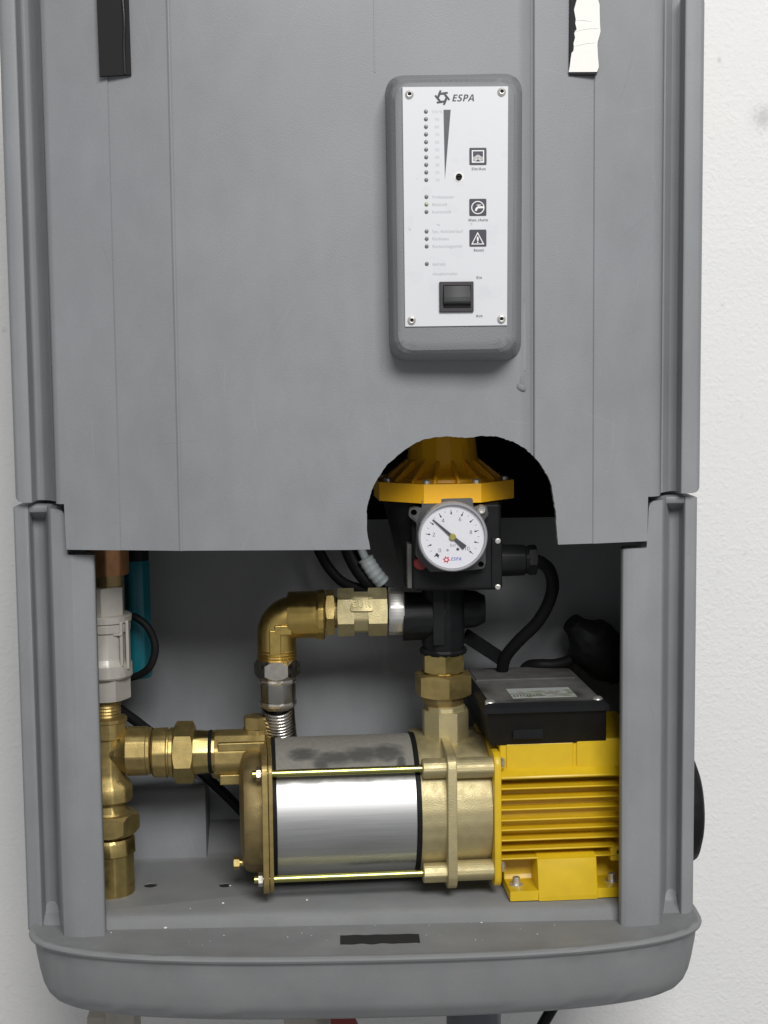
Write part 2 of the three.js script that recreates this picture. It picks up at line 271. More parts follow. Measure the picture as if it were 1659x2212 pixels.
    const sil = fillet([[xo - s * 0.01, o[1] - 0.6], [xo - s * 0.0, o[1] - 0.6], [xo, o[1], 0.006], [mid.x, o[1] - 0.001, 0.006], [mid.x + s * 0.0015, mid.y, 0.0015], [xi, mid.y - 0.0005, 0.006], [xi, o[1] - 0.6]], 0, 6);
    const clip = prismZ(sil, -0.05, 0.4);
    const ga = left ? xL(74, zs) : xL(1426, zs), gb = left ? xL(124, zs) : xL(1476, zs), gt = o[1] - 0.0002;
    const cap = finish(prismX(fillet([[0.2, gt], [zs - 0.0008, gt, 0.006], [zs - 0.0012, gt - 0.0045, 0.002], [zg - 0.003, gt - 0.013, 0.004], [0.2, gt - 0.013]], 0, 5), ga, gb), 40);
    const base = finish(prismX(fillet([[0.2, yLedge - 0.002], [zs + 0.002, yLedge - 0.002], [zg + 0.004, yLedge + 0.006, 0.006], [zg - 0.002, yLedge + 0.016], [0.2, yLedge + 0.016]], 0, 5), ga, gb), 40);
    return merge([finish(csg(g, clip, INTERSECTION), 34), cap, base]);
  };
  part(housing, 'side_pillar', pillar(true), M.grey);
  part(housing, 'side_pillar', pillar(false), M.grey);
  // dark slot in the front ledge
  const a = holeAt(735, 2029), k = (yLedge - camera.position.y), onLedge = (px, py) => { const d = camera.position, p = pt(px, py, 0.25), t = (yLedge - d.y) / (p.y - d.y); return d.clone().lerp(p, t); };
  const s0 = onLedge(735, 2040), s1 = onLedge(905, 2018);
  const slot = []; const rag = (i) => 0.0003 * Math.sin(i * 7.1) + 0.00025 * Math.sin(i * 17.7);
  for (let i = 0; i <= 24; i++) slot.push([s0.x + (s1.x - s0.x) * i / 24, s0.z + rag(i) * 2.0]);
  for (let i = 24; i >= 0; i--) slot.push([s0.x + (s1.x - s0.x) * i / 24, s1.z + rag(i + 40)]);
  part(housing, 'slot', finish(prismY(slot, yLedge - 0.0001, yLedge + 0.0004)), M.dark);
  // round black plug in the right side wall
  const c = pt(1496, 1742, 0.19), R = 115 * mpp(1504, 1742, 0.19);
  part(housing, 'side_cap', lathe('x', [[c.x - 0.012, 0], [c.x - 0.012, R], [c.x - 0.003, R], [c.x - 0.001, R * 0.97], [c.x + 0.002, R * 0.78], [c.x + 0.0042, R * 0.5], [c.x + 0.005, R * 0.2], [c.x + 0.005, 0]], [c.y, c.z], 64, 40), M.rubber);
}

// white crumbs of plaster on the ledge and the bay floor
{
  const list = [], on = (px, py, y) => { const d = camera.position, p = pt(px, py, 0.25), t = (y - d.y) / (p.y - d.y); return d.clone().lerp(p, t); };
  const spots = [[357, 2006, 3.4], [345, 2003, 1.6], [482, 1952, 2.6], [663, 1945, 2.4], [497, 1914, 2.2], [290, 1912, 2.2], [480, 1986, 1.4], [545, 1985, 1.4], [575, 1985, 1.2], [597, 1985, 2.2], [616, 1984, 2.2], [700, 1984, 1.4], [738, 1984, 1.8], [411, 1963, 1.2], [240, 2015, 1.4], [1040, 1994, 2.0], [652, 2016, 1.0], [880, 1988, 1.0]];
  for (let i = 0; i < 26; i++) spots.push([300 + rnd() * 900, 1990 + rnd() * 55, 0.5 + rnd() * 0.7]);
  for (const [px, py, s] of spots) {
    const y = py > 1978 ? yLedge : yFloor, p = on(px, py, y), g = new THREE.IcosahedronGeometry(s * 0.00033, 1), a = g.attributes.position;
    for (let i = 0; i < a.count; i++) { const k = 1 + 0.35 * perlin.noise(a.getX(i) * 4000 + px, a.getY(i) * 4000, a.getZ(i) * 4000 + py); a.setXYZ(i, a.getX(i) * k * 1.2, a.getY(i) * k * 0.7, a.getZ(i) * k); }
    g.translate(p.x, y + s * 0.00018, p.z); g.deleteAttribute('normal'); g.computeVertexNormals(); list.push(boxUV(flat(g)));
  }
  const m = single('plaster_crumbs', 'scattered white plaster crumbs on the grey tray ledge', 'debris', list, M.crumb); m.userData.kind = 'stuff';
}

// ------------------------------------------------------------------ upper cover
const faceL = [[104, 0.240], [106, 0.272, 0.004], [243, 0.2815], [246, 0.2802], [372, 0.2885], [377, 0.2900, 0.001], [382, 0.2885], [745, 0.2965], [1126, 0.2885, 0.002], [1145, 0.2850], [1150, 0.2830, 0.001], [1155, 0.2860, 0.001], [1281, 0.2790], [1284, 0.2798], [1428, 0.268, 0.006], [1432, 0.236]];
const faceZ = (x) => { const P = faceL.map(([px, z]) => [xU(px, z), z]); for (let i = 1; i < P.length - 1; i++) if (x <= P[i + 1][0] && x >= P[i][0]) return P[i][1] + (P[i + 1][1] - P[i][1]) * (x - P[i][0]) / (P[i + 1][0] - P[i][0]); return 0.27; };
const cover = thing('housing_cover', 'large smooth grey plastic front cover with a cut out arch over the pump', 'cover', pt(750, 1180, 0.15));
{
  const outer = faceL.map(([px, z, r]) => [xU(px, z), z, r ?? 0]);
  const inner = outer.map(([x, z], i) => [x + (i < 2 ? 0.006 : i > outer.length - 3 ? -0.006 : 0), i === 0 || i === outer.length - 1 ? z : z - 0.006, 0]).reverse();
  const sec = fillet([...outer, ...inner], 0, 6);
  const yTab = pt(770, 1187, 0.295).y, yTop = pt(830, -260, 0.29).y;
  let g = prismY(sec, yTab, yTop);
  const c1 = pt(140, 1088, 0.27), c2 = pt(1400, 1073, 0.27);
  // tab corners and the hand-sawn arch
  const arch = [[800, 1215], [799, 1188], [793, 1150], [792, 1110], [795, 1085], [802, 1062], [813, 1037], [828, 1014], [843, 997], [860, 982], [883, 966], [908, 952], [938, 945], [969, 943], [990, 945], [1009, 946], [1030, 943], [1049, 942], [1072, 943], [1090, 948], [1112, 956], [1130, 966], [1148, 980], [1162, 994], [1178, 1016], [1190, 1038], [1197, 1061], [1200, 1082], [1204, 1110], [1206, 1135], [1208, 1158], [1210, 1178], [1211, 1215]];
  const smooth = new THREE.CatmullRomCurve3(arch.map(([x, y]) => { const p = pt(x, y, 0.292); return V(p.x, p.y, 0); })).getPoints(150).map((p, i) => [p.x + (rnd() - 0.5) * 0.0006, p.y + (rnd() - 0.5) * 0.0006]);
  g = cut(g, prismZ(smooth, 0.2, 0.4), prismZ([[c1.x - 0.1, yTab - 0.05], [c1.x + 0.0018, yTab - 0.05], [c1.x, c1.y], [c1.x - 0.1, c1.y]], 0.1, 0.4), prismZ([[c2.x + 0.1, yTab - 0.05], [c2.x - 0.001, yTab - 0.05], [c2.x, c2.y], [c2.x + 0.1, c2.y]], 0.1, 0.4));
  part(cover, 'cover_shell', finish(g, 14), M.grey);
  // side flanges with their grooves
  const zs = 0.250, zg = 0.230;
  for (const left of [true, false]) {
    const e = left ? 1 : -1, px = left ? [14, 54, 64, 90, 104, 112] : [1519, 1474, 1466, 1446, 1434, 1424];
    const pts = [[xU(px[0], 0.245), 0.004], [xU(px[0], zs), zs, 0.006], [xU(px[1], zs), zs + 0.0008, 0.0025], [xU(px[2], zg), zg, 0.008], [xU(px[3], zg), zg + 0.001, 0.008], [xU(px[4], 0.236), 0.240, 0.002], [xU(px[5], 0.24), 0.241], [xU(px[5], 0.24) + e * 0.004, 0.004]];
    const yb = left ? pt(80, 1085, 0.25).y : pt(1490, 1065, 0.25).y, yt = left ? pt(40, -30, 0.25).y : pt(1500, -16, 0.25).y;
    const xo = xU(px[0], zs) - e * 0.0002, xi = xU(px[5], zs) + e * 0.02;
    const sil = fillet([[xo, yb, 0.0075], [xi, yb - 0.0005, 0], [xi, yt, 0], [xo, yt, 0.010]], 0, 8);
    part(cover, 'side_flange', finish(csg(prismY(fillet(pts, 0, 6), yb - 0.01, yt + 0.01), prismZ(sil, -0.01, 0.35), INTERSECTION), 30), M.grey);
  }
  // the cover's roof keeps the light out of the space behind
  part(cover, 'top_plate', box(xU(60, 0.2), xU(1480, 0.2), yTop - 0.02, yTop - 0.012, 0.003, 0.288, 0.001), M.grey);
  // thin moulding seam, droplet and a flat mark beside the control box
  const sx = xU(809, 0.297, 80), sy0 = pt(809, 155, 0.297).y;
  part(cover, 'seam', prismZ([[sx - 0.0004, sy0], [sx + 0.0004, sy0], [sx + 0.0003, yTop - 0.03], [sx - 0.0003, yTop - 0.03]], faceZ(sx) - 0.002, faceZ(sx) + 0.0004), M.grey);
  const dp = pt(1126, 837, 0.2885), dg = new THREE.SphereGeometry(1, 24, 16); dg.scale(0.0036, 0.0024, 0.0016); dg.rotateZ(-0.5); dg.translate(dp.x, dp.y, faceZ(dp.x));
  const dg2 = new THREE.SphereGeometry(1, 20, 12); dg2.scale(0.0014, 0.0045, 0.0003); dg2.translate(dp.x + 0.0004, dp.y + 0.0035, faceZ(dp.x)); 
  part(cover, 'drip', [dg, dg2], M.greyDusty);
  const q = pt(1122, 800, 0.2885);
  part(cover, 'moulding_flash', finish(prismZ(fillet([[q.x - 0.006, q.y], [q.x + 0.001, q.y - 0.0006], [q.x + 0.0045, q.y], [q.x + 0.005, q.y + 0.02], [q.x + 0.0035, q.y + 0.05], [q.x + 0.002, q.y + 0.02], [q.x - 0.005, q.y + 0.003]], 0.0006), faceZ(q.x) - 0.003, faceZ(q.x + 0.004) + 0.0006)), M.grey);
}

// ------------------------------------------------------------------ tape strips at the top
{
  const z = 0.2775, x0 = xU(214, 0.283, 80), x1 = xU(282, 0.283, 80), yb = pt(250, 166, 0.284).y, yt = pt(250, -150, 0.284).y;
  const t = thing('tape_strip', 'black glossy tape strip hanging at the upper left of the grey cover', 'tape', V((x0 + x1) / 2, yb, z));
  const zf = Math.max(faceZ(x0), faceZ(x1)) + 0.0005;
  part(t, 'strip', finish(prismZ([[x0, yb], [x1, yb + 0.0008], [x1 - 0.0006, yt], [x0 - 0.0008, yt]], zf - 0.001, zf + 0.0022, 0.0003), 20), M.tape);
  part(t, 'fold', tube([V(x1 - 0.0048, yt, zf + 0.0022), V(x1 - 0.0045, yb + 0.06, zf + 0.0024), V(x1 - 0.0035, yb + 0.035, zf + 0.0026), V(x1 - 0.0042, yb + 0.02, zf + 0.0022), V(x1 - 0.004, yb + 0.0015, zf + 0.002)], 0.0011, 40, 8), M.blackGloss);
}
{
  const x = (px, py) => { const p = pt(px, py, 0.2815); return [p.x, p.y]; };
  const zf = Math.max(faceZ(x(1229, 150)[0]), faceZ(x(1292, 150)[0])) + 0.0004;
  const t = thing('tape_strip', 'white torn paper backed tape strip at the upper right of the grey cover', 'tape', V(...x(1260, 160), zf));
  part(t, 'black_tape', finish(prismZ([x(1228, 163), x(1287, 163), x(1292, 150), x(1288, 80), x(1290, -150), x(1231, -150)], zf - 0.002, zf + 0.0016, 0.0003), 20), M.rubber);
  const crop = (cx, cy) => x((1980 + cx * 200 / 1580) * W / 2736, cy * 280 / 2212 * W / 2736);
  const edge = [[345, 2050], [375, 1900], [405, 1660], [425, 1520], [480, 1450], [490, 1330], [480, 1250], [525, 1080], [500, 960], [570, 850], [530, 680], [545, 580], [495, 300], [560, 60], [600, -40], [640, -900], [1130, -900], [1160, -20], [1210, 160], [1222, 700], [1238, 900], [1200, 1060], [1160, 1190], [1150, 1300], [1168, 1650], [1188, 1850], [1185, 1930], [1140, 2045]].map(([a, b]) => crop(a, b));
  const sh = shapeOf(edge), g = new THREE.ExtrudeGeometry(sh, { depth: 0.0005, bevelEnabled: false }); g.translate(0, 0, zf + 0.0017);
  part(t, 'paper', finish(g, 20), M.white);
  for (const [a, b] of [[[520, 905], [1180, 820]], [[500, 1330], [1120, 1220]], [[560, 600], [1000, 640]]]) { const p = crop(...a), q = crop(...b); part(t, 'crease', tube([V(p[0], p[1], zf + 0.0021), V((p[0] + q[0]) / 2, (p[1] + q[1]) / 2 + 0.0006, zf + 0.0022), V(q[0], q[1], zf + 0.0021)], 0.00035, 16, 6), M.white); }
}

// ------------------------------------------------------------------ control panel
{
  const zb = 0.287, zf = 0.326;
  const c = (px, py, z) => { const p = pt(px, py, z); return [p.x, p.y]; };
  const t = thing('control_panel', 'grey control box with a white labelled face plate, lamps, keys and black rocker switch', 'control panel', V(...c(985, 770, zb), zb));
  // box: rounded frustum built from stacked rounded outlines
  const base = [c(827, 160, zb), c(1128, 157, zb), c(1126, 781, zb), c(838, 785, zb)], front = [c(846, 171, zf), c(1118, 168, zf), c(1113, 760, zf), c(853, 765, zf)];
  const ring = (k, r, z, inset) => { const q = base.map((b, i) => [b[0] + (front[i][0] - b[0]) * k, b[1] + (front[i][1] - b[1]) * k]); const m = [(q[0][0] + q[2][0]) / 2, (q[0][1] + q[2][1]) / 2]; return fillet(q.map((p) => [p[0] - Math.sign(p[0] - m[0]) * inset, p[1] - Math.sign(p[1] - m[1]) * inset]), r, 8).map((p) => [...p, z]); };
  const rings = [ring(0, 0.014, zb - 0.012, -0.001), ring(0, 0.014, zb - 0.002, -0.001), ring(0.15, 0.014, zb + 0.004, 0), ring(0.75, 0.013, zf - 0.009, 0), ring(0.92, 0.0125, zf - 0.004, 0.0006), ring(0.98, 0.012, zf - 0.0012, 0.0024), ring(1, 0.0115, zf, 0.0055), ring(1, 0.011, zf + 0.0004, 0.008)];
  const pos = [], idx = [], L = rings[0].length; rings.forEach((r) => r.forEach((p) => pos.push(...p)));
  for (let r = 0; r + 1 < rings.length; r++) for (let i = 0; i < L; i++) { const a = r * L + i, b = r * L + (i + 1) % L; idx.push(a, a + L, b, b, a + L, b + L); }
  for (const [r, up] of [[0, 0], [rings.length - 1, 1]]) { const b0 = pos.length / 3; rings[r].forEach((p) => pos.push(...p)); THREE.ShapeUtils.triangulateShape(rings[r].map((p) => new THREE.Vector2(p[0], p[1])), []).forEach(([a, b, d]) => up ? idx.push(b0 + a, b0 + b, b0 + d) : idx.push(b0 + a, b0 + d, b0 + b)); }
  const g = new THREE.BufferGeometry(); g.setAttribute('position', new THREE.Float32BufferAttribute(pos, 3)); g.setIndex(idx);
  part(t, 'panel_box', finish(g, 30), M.panelBox);
  // plate, printed
  const zp = zf + 0.0004, P = [c(869, 188.5, zp), c(1097.5, 187, zp), c(1095, 703, zp), c(875, 706, zp)];
  const at = (u, v) => { const a = [P[0][0] + (P[1][0] - P[0][0]) * u, P[0][1] + (P[1][1] - P[0][1]) * u], b = [P[3][0] + (P[2][0] - P[3][0]) * u, P[3][1] + (P[2][1] - P[3][1]) * u]; return [a[0] + (b[0] - a[0]) * v, a[1] + (b[1] - a[1]) * v]; };
  const cw = 900, ch = 2046, sc = cw / 757, cv = document.createElement('canvas'); cv.width = cw; cv.height = ch;
  const k = cv.getContext('2d'); k.fillStyle = '#cdced2'; k.fillRect(0, 0, cw, ch); k.scale(sc, ch / 1740); k.translate(-378, -143);
  const logo = (x, y, r, col, kk = k) => { kk.save(); kk.translate(x, y); kk.strokeStyle = col; kk.lineCap = 'butt'; kk.lineWidth = r * 0.26; for (let i = 0; i < 6; i++) { kk.rotate(Math.PI / 3); kk.beginPath(); kk.moveTo(r * -0.30, r * -0.47); kk.quadraticCurveTo(r * 0.2, r * -0.60, r * 0.72, r * -0.62); kk.stroke(); kk.beginPath(); kk.moveTo(r * 0.28, r * -0.47); kk.lineTo(r * 0.56, r * -0.05); kk.stroke(); } kk.restore(); };
  logo(662, 222, 56, '#2c2c36');
  k.fillStyle = '#2c2c36'; k.font = 'italic bold 70px sans-serif'; k.fillText('ESPA', 726, 249);
  k.beginPath(); k.moveTo(670, 308); k.lineTo(722, 308); k.lineTo(676, 812); k.closePath(); k.fillStyle = '#474750'; k.fill();
  k.textAlign = 'center'; k.fillStyle = '#a4a5ab'; k.font = '30px sans-serif';
  ['100 %', '90', '80', '70', '60', '50', '40', '30', '20', '10'].forEach((s, i) => k.fillText(s, 622, 333 + i * 54.7));
  k.textAlign = 'left'; k.fillStyle = '#97989f'; k.font = '30px sans-serif';
  for (const [s, y] of [['Trinkwasser', 948], ['Manuell', 1002], ['Automatik', 1056], ['Sys.-Notüberlauf', 1198], ['Rückstau', 1252], ['Rückschlagventil', 1307], ['Betrieb', 1437], ['Hauptschalter', 1508]]) k.fillText(s, 580, y);
  k.textAlign = 'center'; k.fillStyle = '#4c4c54'; k.font = 'bold 29px sans-serif';
  k.fillText('Ein/Aus', 920, 746); k.fillText('Man./Auto', 918, 1117); k.fillText('Reset', 922, 1337); k.fillText('Ein', 926, 1538); k.fillText('Aus', 928, 1818);
  k.fillStyle = '#c6c7cb'; k.font = '22px sans-serif'; k.fillText('meter', 782, 857); k.fillText('2', 782, 748); k.fillText('1', 742, 836); k.fillText('3', 828, 836);
  k.fillStyle = 'rgba(120,120,125,0.55)'; for (const [x, y, w, h2] of [[628, 1140, 20, 7], [616, 1134, 5, 9], [868, 1133, 20, 6], [866, 1142, 9, 6], [420, 1172, 14, 8], [412, 1160, 5, 10], [470, 802, 7, 5]]) { k.beginPath(); k.ellipse(x, y, w / 2, h2 / 2, 0.4, 0, 7); k.fill(); }
  for (let i = 0; i < 40; i++) { k.fillStyle = `rgba(150,160,160,${0.02 + rnd() * 0.03})`; k.beginPath(); k.ellipse(380 + rnd() * 750, 150 + rnd() * 1730, 20 + rnd() * 50, 15 + rnd() * 40, rnd() * 3, 0, 7); k.fill(); }
  const print = new THREE.CanvasTexture(cv); print.colorSpace = THREE.SRGBColorSpace; print.anisotropy = 8;
  const pg = prismZ(P.slice().reverse(), zf - 0.001, zp + 0.0012, 0.00025);
  { const f = toCreasedNormals(outward(pg), 20 * RAD), p = f.attributes.position, uv = f.attributes.uv.array;
    for (let i = 0; i < p.count; i++) { const v = (P[0][1] - p.getY(i)) / (P[0][1] - P[3][1]), xl = P[0][0] + (P[3][0] - P[0][0]) * v, xr = P[1][0] + (P[2][0] - P[1][0]) * v; uv[2 * i] = (p.getX(i) - xl) / (xr - xl); uv[2 * i + 1] = 1 - v; }
    part(t, 'face_plate', f, new THREE.MeshPhysicalMaterial({ map: print, roughness: 0.42, metalness: 0.0 })); }
  const zt = zp + 0.0012, uv = (x, y) => at((x - (380 + 12 * (y - 143) / 1737)) / (757 - 12 * (y - 143) / 1737), (y - 143) / 1740), px = (P[1][0] - P[0][0]) / 757;
  // screws
  for (const [x, y] of [[430, 197], [1090, 183], [440, 1836], [1095, 1835]]) {
    const [sx, sy] = uv(x, y), r = 31 * px;
    const s = part(t, 'screw', lathe('z', [[zt - 0.001, 0], [zt - 0.001, r], [zt + 0.0005, r], [zt + 0.0016, r * 0.85], [zt + 0.0022, r * 0.52], [zt + 0.0021, r * 0.45], [zt + 0.0004, r * 0.42], [zt + 0.0004, 0]], [sx, sy], 28), M.steelBolt);
    part(s, 'socket', lathe('z', [[zt + 0.0005, 0], [zt + 0.0005, r * 0.41], [zt + 0.0007, r * 0.4], [zt + 0.0007, 0]], [sx, sy], 6), M.dark);
  }
  // indicator lamps
  const ledMat = new THREE.MeshStandardMaterial({ color: lin(0.13, 0.14, 0.13), roughness: 0.3 }), ledGreen = new THREE.MeshStandardMaterial({ color: lin(0.20, 0.22, 0.10), roughness: 0.3 });
  const rows = []; for (let i = 0; i < 10; i++) rows.push(320 + i * 54.7); rows.push(935, 990, 1044, 1186, 1240, 1295, 1423);
  rows.forEach((y, i) => { const [x, yy] = uv(547 + 6 * (y - 143) / 1737, y), r = 14 * px; part(t, 'indicator_lamp', lathe('z', [[zt - 0.001, 0], [zt - 0.001, r], [zt + 0.0004, r], [zt + 0.0009, r * 0.7], [zt + 0.0011, 0]], [x, yy], 20, 60), i === 11 ? ledGreen : ledMat); });
  // keys with their symbols
  const keyPrint = (draw) => { const q = document.createElement('canvas'); q.width = q.height = 256; const d = q.getContext('2d'); d.fillStyle = '#3a3844'; d.fillRect(0, 0, 256, 256); d.strokeStyle = d.fillStyle = '#e4e4e2'; d.lineWidth = 14; d.lineJoin = 'miter'; draw(d); const x = new THREE.CanvasTexture(q); x.colorSpace = THREE.SRGBColorSpace; return x; };
  const icons = [
    (d) => { d.lineWidth = 16; d.strokeRect(44, 44, 168, 170); d.lineWidth = 9; for (let j = 0; j < 4; j++) { const y = 126 + j * 20; d.beginPath(); d.moveTo(54, y + 14); d.bezierCurveTo(80, y + 16, 92, y + 10, 104, y - 4); d.bezierCurveTo(118, y - 20, 138, y - 20, 152, y - 4); d.bezierCurveTo(164, y + 10, 176, y + 16, 202, y + 14); d.stroke(); } },
    (d) => { d.lineWidth = 14; d.beginPath(); d.arc(128, 132, 92, 0, 7); d.stroke(); d.lineWidth = 30; d.beginPath(); d.moveTo(220, 128); d.lineTo(150, 128); d.quadraticCurveTo(104, 128, 98, 182); d.stroke(); d.lineWidth = 12; d.beginPath(); d.moveTo(110, 96); d.lineTo(176, 92); d.moveTo(142, 94); d.lineTo(144, 118); d.stroke(); },
    (d) => { d.lineWidth = 14; d.beginPath(); d.moveTo(124, 50); d.lineTo(212, 218); d.lineTo(38, 218); d.closePath(); d.stroke(); d.lineWidth = 26; d.lineCap = 'round'; d.beginPath(); d.moveTo(125, 120); d.lineTo(125, 160); d.stroke(); d.beginPath(); d.arc(125, 193, 12, 0, 7); d.fill(); }];
  [[921, 646], [921, 1015], [922, 1239]].forEach(([x, y], i) => {
    const a = uv(x - 62, y - 62), b = uv(x + 62, y + 62), f = toCreasedNormals(outward(prismZ(fillet([[a[0], b[1]], [b[0], b[1]], [b[0], a[1]], [a[0], a[1]]], 0.0008), zt - 0.0005, zt + 0.0004, 0.0001)), 20 * RAD), p = f.attributes.position, q = f.attributes.uv.array;
    for (let j = 0; j < p.count; j++) { q[2 * j] = (p.getX(j) - a[0]) / (b[0] - a[0]); q[2 * j + 1] = (p.getY(j) - b[1]) / (a[1] - b[1]); }
    part(t, 'key', f, new THREE.MeshStandardMaterial({ map: keyPrint(icons[i]), roughness: 0.4 }), ['dark key with a water level symbol', 'dark key with a tap symbol', 'dark key with a warning triangle'][i]);
  });
  // small adjusting knob in its white ring
  { const [x, y] = uv(784, 793), r = 22 * px; part(t, 'adjusting_knob', finish(cut(latheRaw('z', [[zt - 0.001, 0], [zt - 0.001, r], [zt + 0.0016, r], [zt + 0.002, r * 0.8], [zt + 0.002, 0]], [x, y], 24), box(x - r * 1.2, x + r * 1.2, y - r * 0.15, y + r * 0.15, zt + 0.001, zt + 0.003, 0.00001).rotateZ(0)), 30), M.black);
    part(t, 'knob_ring', lathe('z', [[zt - 0.0005, r * 1.05], [zt + 0.0003, r * 1.1], [zt + 0.0003, r * 1.6], [zt - 0.0005, r * 1.65]], [x, y], 28), M.white); }
  // rocker switch
  { const a = uv(641, 1556), b = uv(891, 1780), i0 = uv(668, 1582), i1 = uv(870, 1752);
    const frame = cut(box(a[0], b[0], b[1], a[1], zt - 0.002, zt + 0.0022, 0.0006), box(i0[0], i1[0], i1[1], i0[1], zt + 0.0002, zt + 0.01, 0.0004));
    const s = part(t, 'rocker_switch', finish(frame, 25), new THREE.MeshStandardMaterial({ color: lin(0.030, 0.024, 0.030), roughness: 0.5 }));
    const y0 = i1[1] + 0.0004, y1 = i0[1] - 0.0004, h = y1 - y0;
    const prof = [[zt + 0.0003, y0], [zt + 0.0006, y0], [zt + 0.0008, y0 + h * 0.12], [zt + 0.0052, y0 + h * 0.20], [zt + 0.0060, y0 + h * 0.28], [zt + 0.0058, y0 + h * 0.5], [zt + 0.0046, y0 + h * 0.75], [zt + 0.0026, y0 + h * 0.97], [zt + 0.0024, y1], [zt + 0.0003, y1]];
    part(s, 'rocker', finish(prismX(fillet(prof, 0.0005), i0[0] + 0.0004, i1[0] - 0.0004, 0.0002), 30), new THREE.MeshStandardMaterial({ color: lin(0.036, 0.038, 0.038), roughness: 0.45 })); }
}

// ------------------------------------------------------------------ water pump (motor turned slightly away at its right end)
const pumpC = pt(905, 1733, 0.184);
const pump = thing('water_pump', 'yellow motor pump with a long steel barrel and brass castings lying on the tray floor', 'pump', V(pumpC.x, yFloor, pumpC.z));
{
  const A = 3.5 * RAD, ay = pumpC.y, az = pumpC.z, CX = [ay, az];
  // photograph point -> place in the pump's own unturned frame
  const PL = (px, py, z) => { const turn = (v) => v.clone().sub(pump.position).applyAxisAngle(V(0, 1, 0), -A).add(pump.position), o = turn(camera.position), q = turn(pt(px, py, 0.1)).sub(o); return q.multiplyScalar((z - o.z) / q.z).add(o); };
  const X = (px, z = az + 0.04, py = 1745) => PL(px, py, z).x;
  const Y = (py, z = 0.24, px = 905) => PL(px, py, z).y;
  // tie rods sit at the corners of a square round the barrel
  const rods = [[0.040, 0.047], [-0.041, 0.047], [0.040, -0.047], [-0.041, -0.047]];
  const lobes = (r, lug) => hull2([[0, 0, r], ...rods.map(([dy, dz]) => [dz, dy, lug])]).map(([z, y]) => [az + z, ay + y]);
  // end cap with rounded shoulder
  part(pump, 'end_cap', lathe('x', [[X(517), 0], [X(517), 0.030], [X(520), 0.040], [X(527), 0.0465], [X(538), 0.0485], [X(569), 0.0495], [X(569), 0]], CX, 64, 40), M.bronzeDark);
  part(pump, 'end_flange', finish(prismX(lobes(0.0535, 0.0105), X(566), X(579), 0.0006), 24), M.brassDull);
  part(pump, 'end_flange', finish(prismX(lobes(0.0545, 0.0095), X(580), X(589), 0.0006), 24), M.brassDull);
  part(pump, 'seal_ring', lathe('x', [[X(589), 0], [X(589), 0.0548], [X(597), 0.0552], [X(598), 0.0545], [X(598), 0]], CX, 64), M.rubber);
  // barrel, with its dust
  { const g = new THREE.CylinderGeometry(0.0542, 0.0542, X(899) - X(596), 96, 1, true); g.rotateZ(-Math.PI / 2); g.translate((X(899) + X(596)) / 2, ay, az);
    const p = g.attributes.position, uv = g.attributes.uv.array; for (let i = 0; i < p.count; i++) { uv[2 * i] = (p.getX(i) - X(596)) / (X(899) - X(596)); }
    // v runs round the barrel by angle: fix from the position (0 at the back, front middle at 0.5)
    const f = g.toNonIndexed(), q = f.attributes.position, w = f.attributes.uv.array;
    for (let i = 0; i < q.count; i += 3) { const an = []; for (let j = 0; j < 3; j++) an.push(Math.atan2(q.getY(i + j) - ay, q.getZ(i + j) - az) / (2 * Math.PI) + 0.5); const mx = Math.max(...an); for (let j = 0; j < 3; j++) w[2 * (i + j) + 1] = mx - an[j] > 0.5 ? an[j] + 1 : an[j]; }
    const sm = (a, b, x) => { const t = Math.max(0, Math.min(1, (x - a) / (b - a))); return t * t * (3 - 2 * t); };
    const deg = (v) => (v - 0.5) * 360;
    const smudge = (u, v) => { const d = deg(v); let s = 0; for (const [cu, cd, ru, rd] of [[0.20, 63, 0.10, 7], [0.42, 57, 0.14, 7], [0.62, 60, 0.14, 8], [0.80, 62, 0.12, 9], [0.33, 52, 0.06, 5], [0.9, 50, 0.03, 9]]) { const e = ((u - cu) / ru) ** 2 + ((d - cd) / rd) ** 2; s = Math.max(s, 1 - sm(0.1, 2.0, e + fbm(u * 11, d * 0.18, 3) * 1.1)); } return s; };
    const dustAt = (u, v) => { const d = deg(v); return Math.max(sm(33, 38, d + fbm(u * 8, d * 0.1, 5) * 2) * (d < 150 ? 1 : 0), 0); };
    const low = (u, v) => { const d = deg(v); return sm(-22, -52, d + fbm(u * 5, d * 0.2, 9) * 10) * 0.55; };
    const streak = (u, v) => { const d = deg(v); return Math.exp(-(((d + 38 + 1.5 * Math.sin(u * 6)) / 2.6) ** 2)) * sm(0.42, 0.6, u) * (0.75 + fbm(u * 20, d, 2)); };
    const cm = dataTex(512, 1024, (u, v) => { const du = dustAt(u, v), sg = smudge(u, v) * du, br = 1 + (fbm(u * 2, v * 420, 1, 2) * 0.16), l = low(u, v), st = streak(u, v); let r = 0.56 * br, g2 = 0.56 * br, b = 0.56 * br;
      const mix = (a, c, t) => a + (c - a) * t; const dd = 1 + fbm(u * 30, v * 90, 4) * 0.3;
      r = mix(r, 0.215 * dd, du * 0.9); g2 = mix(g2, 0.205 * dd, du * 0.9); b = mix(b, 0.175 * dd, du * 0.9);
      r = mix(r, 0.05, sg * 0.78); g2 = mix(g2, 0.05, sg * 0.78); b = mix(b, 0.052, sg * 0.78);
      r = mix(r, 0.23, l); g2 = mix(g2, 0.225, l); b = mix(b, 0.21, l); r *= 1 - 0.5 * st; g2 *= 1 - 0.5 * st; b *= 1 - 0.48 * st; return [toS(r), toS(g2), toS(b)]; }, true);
    const mr = dataTex(512, 1024, (u, v) => { const du = dustAt(u, v), l = low(u, v); return [0, 0.47 + du * 0.32 + l * 0.3 + fbm(u * 2, v * 420, 1, 2) * 0.08, 1 - du * 0.75 - l * 0.5]; }, false);
